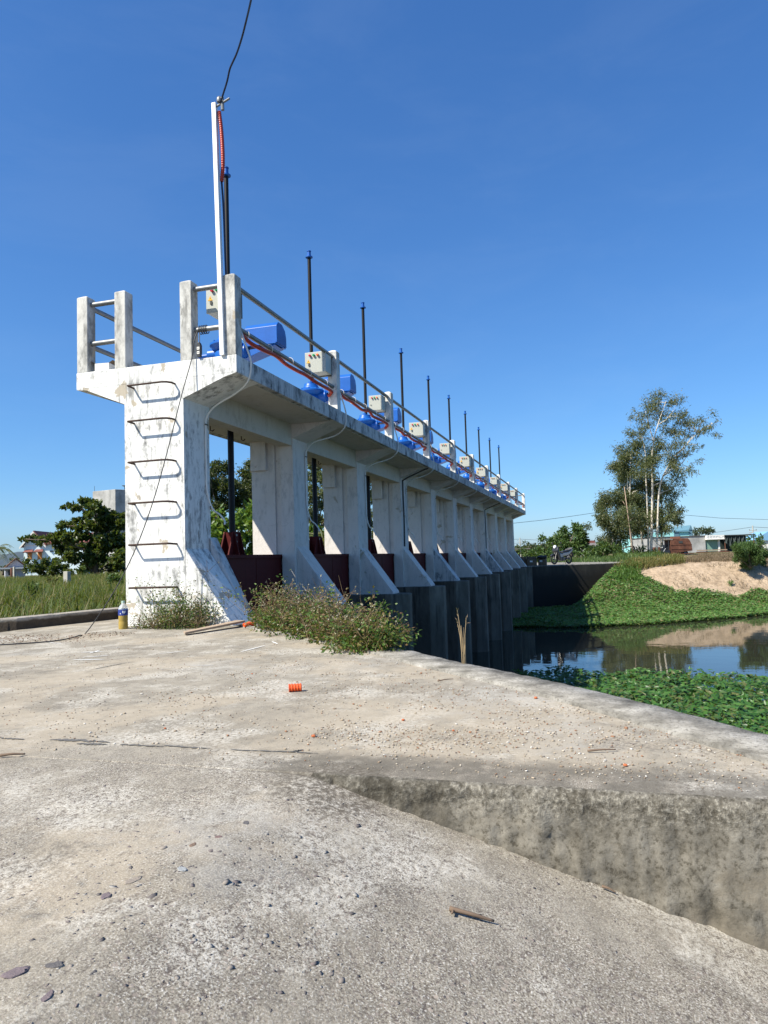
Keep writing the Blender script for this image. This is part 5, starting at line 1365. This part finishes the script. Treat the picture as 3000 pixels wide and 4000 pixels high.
# teal building behind the eucalyptus
Dq = 125.; sq = MPX(Dq); x0_ = cc(60, 0)[0]
h = thing('teal_building', 'flat topped turquoise building with a slate blue gable end behind the shop', 'building', site(x0_, Dq, 0), RZ)
tz = lambda y: zpx(cc(0, y)[1], cc(400, 0)[0], Dq); tx = lambda x: (cc(x, 0)[0] - x0_) * sq
m = MB(); m.box((-tx(330), 0, -.3), (tx(325), 8, tz(176))); m.box((tx(398), 0, -.3), (tx(545), 8, tz(168))); m.build('wall', M_TEAL, h)
m = MB(); m.box((tx(325), -.15, -.3), (tx(398), 7.9, tz(176) - .02)); m.build('bay_wall', M_TEALD, h)
m = MB(); m.box((tx(545), -.1, -.3), (tx(592), 8, tz(150))); m.add([(tx(540), -.2, tz(150)), (tx(595), -.2, tz(150)), (tx(572), -.2, tz(82)), (tx(540), 8, tz(150)), (tx(595), 8, tz(150)), (tx(572), 8, tz(82))], [(0, 1, 2), (3, 5, 4), (0, 3, 4, 1), (1, 4, 5, 2), (2, 5, 3, 0)])
m.build('gable_end', M_TEALD, h)
m = MB(); m.box((tx(325) - .1, -.3, tz(178)), (tx(546), .1, tz(168) + .0)); m.build('parapet', M_TEALD, h)
# small roofs further left
def c6s(x, y, D_): return at(*c6(x, y), D_)
Dr = 105.
p = c6s(630, 975, Dr); h = thing('low_house', 'low house with grey sheet roof behind the roadside shrubs', 'house', (p.x, p.y, 0), RZ)
z0_, z1_ = c6s(630, 960, Dr).z, c6s(630, 934, Dr).z; wv = 95 * .6631 * MPX(Dr)
m = MB(); m.box((-wv / 2, 0, -.3), (wv / 2, 6, z0_)); m.build('wall', M_CARDW, h)
m = MB(); m.add([(-wv * .56, -.6, z0_ - .1), (wv * .56, -.6, z0_ - .1), (wv * .5, 3, z1_), (-wv * .5, 3, z1_), (-wv * .56, 6.6, z0_ - .1), (wv * .56, 6.6, z0_ - .1)], [(0, 1, 2, 3), (3, 2, 5, 4)])
rf = m.build('roof', M_TILEG, h); m = MB(); m.box((-wv * .2, 2.9, z1_ - .05), (wv * .5, 3.1, z1_ + .35)); m.build('ridge_tiles', M_TILE, rf)
p = c6s(205, 1000, 70); h = thing('roadside_stall', 'small open stall with flat grey roof beyond the far end of the gate', 'stall', (p.x, p.y, 0), RZ)
z1_ = c6s(205, 968, 70).z
m = MB(); m.box((-.9, 0, z1_ - .08), (.9, 2.2, z1_)); m.build('roof', M_TILEG, h)
for x_ in (-.7, 0, .7): m = MB(); m.tube([(x_, .2, -.1), (x_, .2, z1_ - .08)], .05, 6); m.build('pole', M_STONE, h)
m = MB(); m.box((-.6, 1.2, -.1), (.6, 2, z1_ * .55)); m.build('counter', M_BARK, h)
p = at(2985, 2140, 120); h = thing('blue_house', 'small white and blue gabled house at the right edge', 'house', (p.x, p.y, 0), RZ)
m = MB(); m.box((-1.6, 0, -.3), (3, 4, 1.7)); m.build('wall', M_CARDW, h)
m = MB(); m.prism([(-2, 1.7), (3.4, 1.7), (.7, 3.2)], 'y', -.3, 4.3); m.build('roof', plain('blue_sheet_roof', (.2, .4, .6), .5), h)

# truck
tp = P3(330, 540, 70)
t = thing('rusty_truck', 'derelict small truck with dark stripped cab and rusted box body on the bank', 'truck', (tp.x, tp.y, .02), RZ)
k_ = .2712 * MPX(70)
tx_ = lambda x: (x - 330) * k_
tz_ = lambda y: max(0, zpx(cc(0, y)[1], cc(330, 0)[0], 70))
zb, zt = tz_(500), tz_(278)
m = MB()
prf = [(tx_(268), zb + .05), (tx_(578), zb + .3), (tx_(570), tz_(360)), (tx_(545), tz_(300)), (tx_(520), zt + .02), (tx_(440), zt + .04), (tx_(268), zt)]
m.prism(prf, 'y', 0, 1.6)
for zz in (tz_(370), tz_(430)): m.box((tx_(268), -.03, zz), (tx_(575), 0.0, zz + .05))
m.build('box_body', M_RUSTY, t, bevel=.02)
m = MB(); m.box((tx_(385), -.02, tz_(345)), (tx_(440), -.004, tz_(312))); m.build('hatch', M_LOCK, t)
m = MB(); m.box((tx_(250), -.06, zb - .12), (tx_(590), 1.66, zb + .05)); m.build('chassis', M_RUSTY, t)
m = MB(); r__ = .035
for y_ in (.04, 1.5):
    m.tube([(tx_(120), y_, tz_(470)), (tx_(150), y_, tz_(330)), (tx_(172), y_, tz_(292)), (tx_(262), y_, tz_(282))], r__, 6)
    m.tube([(tx_(240), y_, tz_(480)), (tx_(240), y_, tz_(285))], r__, 6); m.tube([(tx_(130), y_, tz_(410)), (tx_(240), y_, tz_(410))], r__, 6)
m.box((tx_(112), 0, tz_(545)), (tx_(255), 1.56, tz_(440))); m.box((tx_(118), .02, tz_(440)), (tx_(200), 1.54, tz_(410)))
cab = m.build('cab', plain('dark_blue_cab', (.02, .025, .035), .5), t)
m = MB(); m.box((tx_(150), -.02, tz_(292)), (tx_(300), 1.58, tz_(275))); m.build('cab_roof', M_COPE, cab)
m = MB(); m.add([(tx_(160), -.03, tz_(460)), (tx_(192), -.03, tz_(410)), (tx_(186), -.03, tz_(408)), (tx_(154), -.03, tz_(455))], [(0, 1, 2, 3)]); m.box((tx_(134), -.03, tz_(405)), (tx_(146), -.015, tz_(372))); m.build('door_trim', M_PAPER, cab)
m = MB(); m.box((tx_(85), -.02, tz_(560)), (tx_(114), 1.5, tz_(390))); m.build('bumper', M_RUSTY, t)
m = MB(); m.box((tx_(200), .3, tz_(450)), (tx_(250), 1.3, tz_(360))); m.build('seat', M_SEAT, t)
for x_ in (212, 480):
    for y_ in (.06, 1.36):
        m = MB(); m.torus((tx_(x_), y_ + .1, .27), 'y', .2, .085, 20, 8); wv_ = m.build('wheel', M_TYRE, t, smooth=True)
        m = MB(); m.lathe([(.02, .03), (.15, .05), (.15, .15), (.02, .16)], (tx_(x_), y_, .27), 12, 'y'); m.build('rim', M_RIM, wv_)
# low rubble frame of old pallets beside the truck
p = P3(800, 470, 72); t = thing('timber_stack', 'flat stack of rusty timbers and frames right of the truck', 'timber stack', (p.x, p.y, .1), RZ)
for k in range(5):
    m = MB(); m.box((-1.2 + .1 * k, .12 * k, .18 * (k % 3)), (2.3 - .15 * k, .12 * k + .1, .18 * (k % 3) + .1)); m.build('timber', M_RUSTY if k % 2 else M_WOOD, t)
# pale rock on the bank
p = at(2574, 2203, 41.5); bmx = _bm.new(); _bm.ops.create_icosphere(bmx, subdivisions=2, radius=.22)
for v in bmx.verts: v.co *= 1 + .35 * mnoise.noise(v.co * 6); v.co.z *= .7
me = bpy.data.meshes.new('rock'); bmx.to_mesh(me); bmx.free()
o = link('rock', me, M_PAPER); o.location = (p.x, p.y, gz(p.x, p.y) + .1); tag(o, 'pale angular rock near the top of the sandy bank', 'rock')

# cardboard boxes on the far platform
for k, (x, y, rz_, lab, wd) in enumerate([(33.2, .34, .3, 'dark open cardboard box half behind the last pier buttress', .5), (32.95, -.2, .15, 'open cardboard box with white label between two others by the gate end', .5), (33.25, -.74, -.1, 'cardboard box with a black bag on top nearest the motorbike', .42)]):
    t = thing('cardboard_box', lab, 'box', (x + .3, y, .032), rz_, 'cardboard boxes by the motorbike'); w_ = wd / 2
    m = MB(); m.box((-w_ * .8, -w_, 0), (w_ * .8, w_, .36)); m.build('box', M_CARD, t)
    m = MB()
    for sg in (-1, 1):
        m.quad((-w_ * .8, sg * w_, .36), (w_ * .8, sg * w_, .36), (w_ * .8, sg * (w_ + .04), .52), (-w_ * .8, sg * (w_ + .04), .52))
    m.quad((w_ * .8, -w_, .36), (w_ * .8, w_, .36), (w_, w_, .5), (w_, -w_, .5)); m.build('flap', M_CARD, t)
    if k: m = MB(); m.box((-w_ * .8 - .006, -.02, .2), (-w_ * .8 - .002, .12, .28)); m.build('paper_label', M_PAPER, t)
    if k == 2:
        m = MB(); m.lathe([(.05, .36), (.24, .4), (.25, .47), (.18, .54), (.03, .55)], n=14); b_ = m.build('plastic_bag', M_SEAT, smooth=True); b_.location = (x + .3, y, .032)
        tag(b_, 'black plastic bag sagging over the cardboard box nearest the motorbike', 'bag')

# motorbike (local +x = front)
mp = Vector((36.3, -1.62, .03)); fa = math.atan2(.62, -.78)
t = thing('motorbike', 'dark grey underbone motorbike parked on its stand on the far platform', 'motorbike', mp, fa)
for x in (.62, -.62):
    m = MB(); m.torus((x, 0, .29), 'y', .245, .042, 28, 8); wh = m.build('wheel', M_TYRE, t, smooth=True)
    m = MB(); m.torus((x, 0, .29), 'y', .2, .014, 24, 6); m.lathe([(.05, -.05), (.05, .05)], (x, 0, .29), 12, 'y')
    for k in range(5):
        q = 2*math.pi*k/5; m.tube([(x, 0, .29), (x + .2*math.cos(q), 0, .29 + .2*math.sin(q))], .014, 6)
    m.build('rim', M_RIM, wh)
m = MB(); m.tube([(.62, .07, .29), (.5, .07, .62), (.42, .05, .9)], .022, 8); m.tube([(.62, -.07, .29), (.5, -.07, .62), (.42, -.05, .9)], .022, 8); m.build('fork', M_RIM, t, smooth='auto')
m = MB(); m.prism([(.92, .50), (.78, .60), (.55, .62), (.40, .56), (.42, .52), (.56, .575), (.76, .555), (.88, .47)], 'y', -.06, .06); m.build('front_mudguard', M_BIKE, t, bevel=.015)
m = MB(); m.prism([(.50, .98), (.56, .80), (.46, .60), (.34, .32), (.22, .30), (.28, .55), (.36, .75), (.40, .98)], 'y', -.2, .2); m.build('leg_shield', M_BIKE, t, bevel=.03)
m = MB(); m.prism([(.30, .42), (.26, .60), (-.02, .62), (-.1, .45), (.1, .38)], 'y', -.1, .1); m.build('frame_cover', M_BIKEG, t, bevel=.03)
m = MB(); m.prism([(-.02, .5), (-.02, .66), (-.5, .70), (-.86, .86), (-.92, .82), (-.6, .56), (-.3, .48)], 'y', -.12, .12); m.build('tail_fairing', M_BIKEG, t, bevel=.03)
m = MB(); m.prism([(.08, .66), (.04, .74), (-.2, .77), (-.5, .82), (-.78, .86), (-.8, .80), (-.45, .70), (-.02, .655)], 'y', -.13, .13); m.build('seat', M_SEAT, t, bevel=.03)
m = MB(); m.tube([(-.5, .12, .84), (-.85, .11, .93), (-.93, 0, .93), (-.85, -.11, .93), (-.5, -.12, .84)], .014, 6); m.build('grab_rail', M_BIKEG, t, smooth='auto')
m = MB(); m.lathe([(.03, -.12), (.1, -.08), (.11, 0), (.06, .05)], (.50, 0, 1.0), 14, 'x'); m.build('headlamp_pod', M_BIKE, t, smooth='auto')
m = MB(); m.lathe([(.02, .06), (.085, .04), (.1, -.02)], (.53, 0, 1.01), 14, 'x'); m.build('headlamp', M_LAMP, t, smooth='auto')
m = MB(); m.tube([(.34, .34, 1.04), (.42, .1, 1.0), (.42, -.1, 1.0), (.34, -.34, 1.04)], .016, 8); m.build('handlebar', M_SEAT, t, smooth='auto')
for s__ in (-1, 1):
    m = MB(); m.tube([(.4, s__ * .2, 1.02), (.36, s__ * .3, 1.2)], .008, 6); m.lathe([(.01, 0), (.06, .01), (.05, .02)], (.35, s__ * .32, 1.23), 10, 'x'); m.build('mirror', M_SEAT, t)
m = MB(); m.prism([(.22, .22), (.24, .40), (-.1, .42), (-.18, .26), (0, .18)], 'y', -.12, .12); m.lathe([(.1, .1), (.11, .16)], (-.05, 0, .3), 12, 'y'); m.build('engine', M_RIM, t, bevel=.02)
m = MB(); m.tube([(.2, -.1, .24), (-.1, -.14, .22), (-.35, -.16, .28)], .02, 8); m.tube([(-.3, -.16, .27), (-.85, -.18, .42)], [.04, .055], 10); m.build('exhaust', M_BIKEG, t, smooth='auto')
m = MB(); m.tube([(-.3, .1, .32), (-.62, .09, .29)], .025, 6); m.tube([(-.3, -.1, .32), (-.62, -.09, .29)], .025, 6); m.build('swing_arm', M_SEAT, t)
m = MB(); m.tube([(-.05, .1, .24), (-.1, .24, .0)], .014, 6); m.build('side_stand', M_RUSTY, t)
m = MB(); m.prism([(-.82, .78), (-.95, .62), (-1.02, .42), (-.99, .41), (-.9, .6), (-.76, .74)], 'y', -.06, .06); m.build('rear_mudguard', M_SEAT, t)
t.rotation_euler = (0, R(0), fa)

# ------------------------------------------------------------------ poles and wires
def utility_pole(px, py_top, D_, lab, h_):
    p = at(px, py_top, D_); t = thing('utility_pole', lab, 'utility pole', (p.x, p.y, 0), RZ, 'utility poles'); H = p.z
    m = MB(); m.tube([(0, 0, -.2), (0, 0, H)], [.15, .1], 8); m.build('pole', M_STONE, t)
    for z_ in (H - .9, H - 1.3): m = MB(); m.box((-.7, -.06, z_), (.7, .06, z_ + .1)); m.build('crossarm', M_STONE, t)
    m = MB()
    for x_ in (-.6, 0, .6): m.lathe([(.04, 0), (.07, .06), (.04, .14)], (x_, 0, H - .8), 8)
    m.build('insulators', M_LOCK, t)
    return t
u1 = utility_pole(cc(1437, 0)[0], cc(0, 85)[1], 130, 'concrete utility pole rising behind the tarpaulin shelter at right', 0)
u2 = utility_pole(c6(197, 0)[0], c6(0, 905)[1], 190, 'distant utility pole just right of the end of the gate', 0)
def wire(name, pts, r_, lab, sag=0):
    m = MB(); P = [Vector(p) for p in pts]
    if len(P) == 2 and sag: P = [P[0].lerp(P[1], q) - Vector((0, 0, sag * 4 * q * (1 - q))) for q in np.linspace(0, 1, 14)]
    m.tube(P, r_, 5); o = m.build(name, M_BCAB); tag(o, lab, 'wire'); return o
wire('power_line', [at(*c6(-200, 870), 52), at(*c6(160, 820), 56), at(*c6(320, 803), 58), at(*c6(480, 782), 60), at(*c6(650, 757), 62), at(*c6(880, 752), 64), at(*c6(1115, 767), 66), at(*c6(1380, 790), 69), at(*c6(1660, 799), 72), at(*c6(2200, 800), 78)], .016, 'sagging wire passing behind the eucalyptus tops')
pA = at(cc(1437, 0)[0], cc(0, 105)[1], 130)
wire('power_line', [at(*cc(-200, 250), 150), at(*cc(860, 190), 138), pA], .03, 'upper wire running left from the right hand utility pole')
wire('power_line', [pA, at(*cc(1700, 118), 126), at(*cc(2400, 150), 120)], .03, 'upper wire running right from the right hand utility pole')
wire('power_line', [at(*cc(1100, 225), 133), at(*cc(1437, 205), 130), at(*cc(2200, 205), 124)], .022, 'lower wire crossing the right hand utility pole')
wire('power_line', [at(*c6(-300, 925), 196), at(*c6(197, 914), 190), at(*c6(420, 926), 180), at(*c6(700, 930), 170)], .04, 'upper distant wire beyond the motorbike')
wire('power_line', [at(*c6(-300, 942), 196), at(*c6(197, 938), 190), at(*c6(420, 939), 180)], .03, 'lower distant wire beyond the motorbike')

# far trees: each its own crown
def far_tree(label, fx, x, y, r, D_, leaf=L_FAR, n=5):
    c = []
    for k in range(n):
        c.append((*A(fx, x + (k - n / 2) * r * .5 + rng.normal() * r * .1, y - abs(rng.normal()) * r * .25, D_ + rng.normal() * 1.5), r * .55 * .6631 * MPX(D_), .9))
    bp = A(fx, x, y + r, D_); bp = (bp[0], bp[1], 0)
    tree('distant_tree', label, 'tree', bp, [([bp, (bp[0], bp[1], 1.0), c[n // 2][:3]], .15, .06)], c, 26 if D_ > 110 else 60, .55 if D_ > 110 else .35, .25 if D_ > 110 else .15, leaf, M_BARK, .1, 'distant trees')
far_tree('thin pale tree showing above the roof of the shop', c6, 1290, 880, 40, 140, L_FAR, 6)
far_tree('dark tree right of the utility pole at the right edge', c6, 1610, 915, 36, 120, L_SHRUB, 5)
far_tree('small distant tree just right of the far end of the gate', c6, 262, 960, 26, 150, L_FAR, 4)
far_tree('distant treetops between the far utility pole and the bright tree', c6, 330, 955, 26, 150, L_FAR, 4)
far_tree('distant low tree left of the low grey roofed house', c6, 600, 955, 24, 150, L_FAR, 3)
far_tree('distant low tree right of the low grey roofed house', c6, 690, 940, 26, 140, L_FAR, 4)
far_tree('tree behind the small brown roofed house at left', lambda x, y: (x, y), 70, 2200, 26, 90, L_DARK, 4)
V = []
o = grass('distant_hedge', [(140, -60), (150, 30), (160, 30), (150, -60)], 9000, 2.6, .5, L_FAR, 'far hedge line closing the view beyond the fields', lambda x, y: 0)
for k_, (x_, y_) in enumerate([(12, 2225), (100, 2222), (150, 2226), (210, 2222)]):
    far_tree('low dark shrub beyond the meadow, %s from the left edge' % ['first', 'second', 'third', 'fourth'][k_], lambda x, y: (x, y), x_, y_, 22, 95 + 6 * k_, L_DARK, 4)
# hill on the left horizon
V, F = [], []
hc = at(60, 2180, 900)
nx, nr = 40, 14
for i in range(nx + 1):
    for j in range(nr + 1):
        u_ = (i / nx - .5) * 2; v_ = (j / nr - .5) * 2
        h_ = 24 * max(0, 1 - u_ * u_) * max(0, 1 - v_ * v_) * (1 + .25 * mnoise.noise((u_ * 4, v_ * 4, 3))) + 2 * mnoise.noise((u_ * 30, v_ * 30, 1))
        q = Vector((hc.x, hc.y, 0)) + Vector((CR.x, CR.y, 0)) * (u_ * 120 + 20) + Vector((CF.x, CF.y, 0)) * v_ * 160
        V.append((q.x, q.y, h_ - 3))
F = [(i*(nr+1)+j, (i+1)*(nr+1)+j, (i+1)*(nr+1)+j+1, i*(nr+1)+j+1) for i in range(nx) for j in range(nr)]
o = link('hill', npmesh('hill', V, F), plain('hazy_hill', (.055, .08, .1), .95, 0, .3, .08), smooth=True); o['kind'] = 'structure'  # bluish distance haze is mixed into the hill's base colour
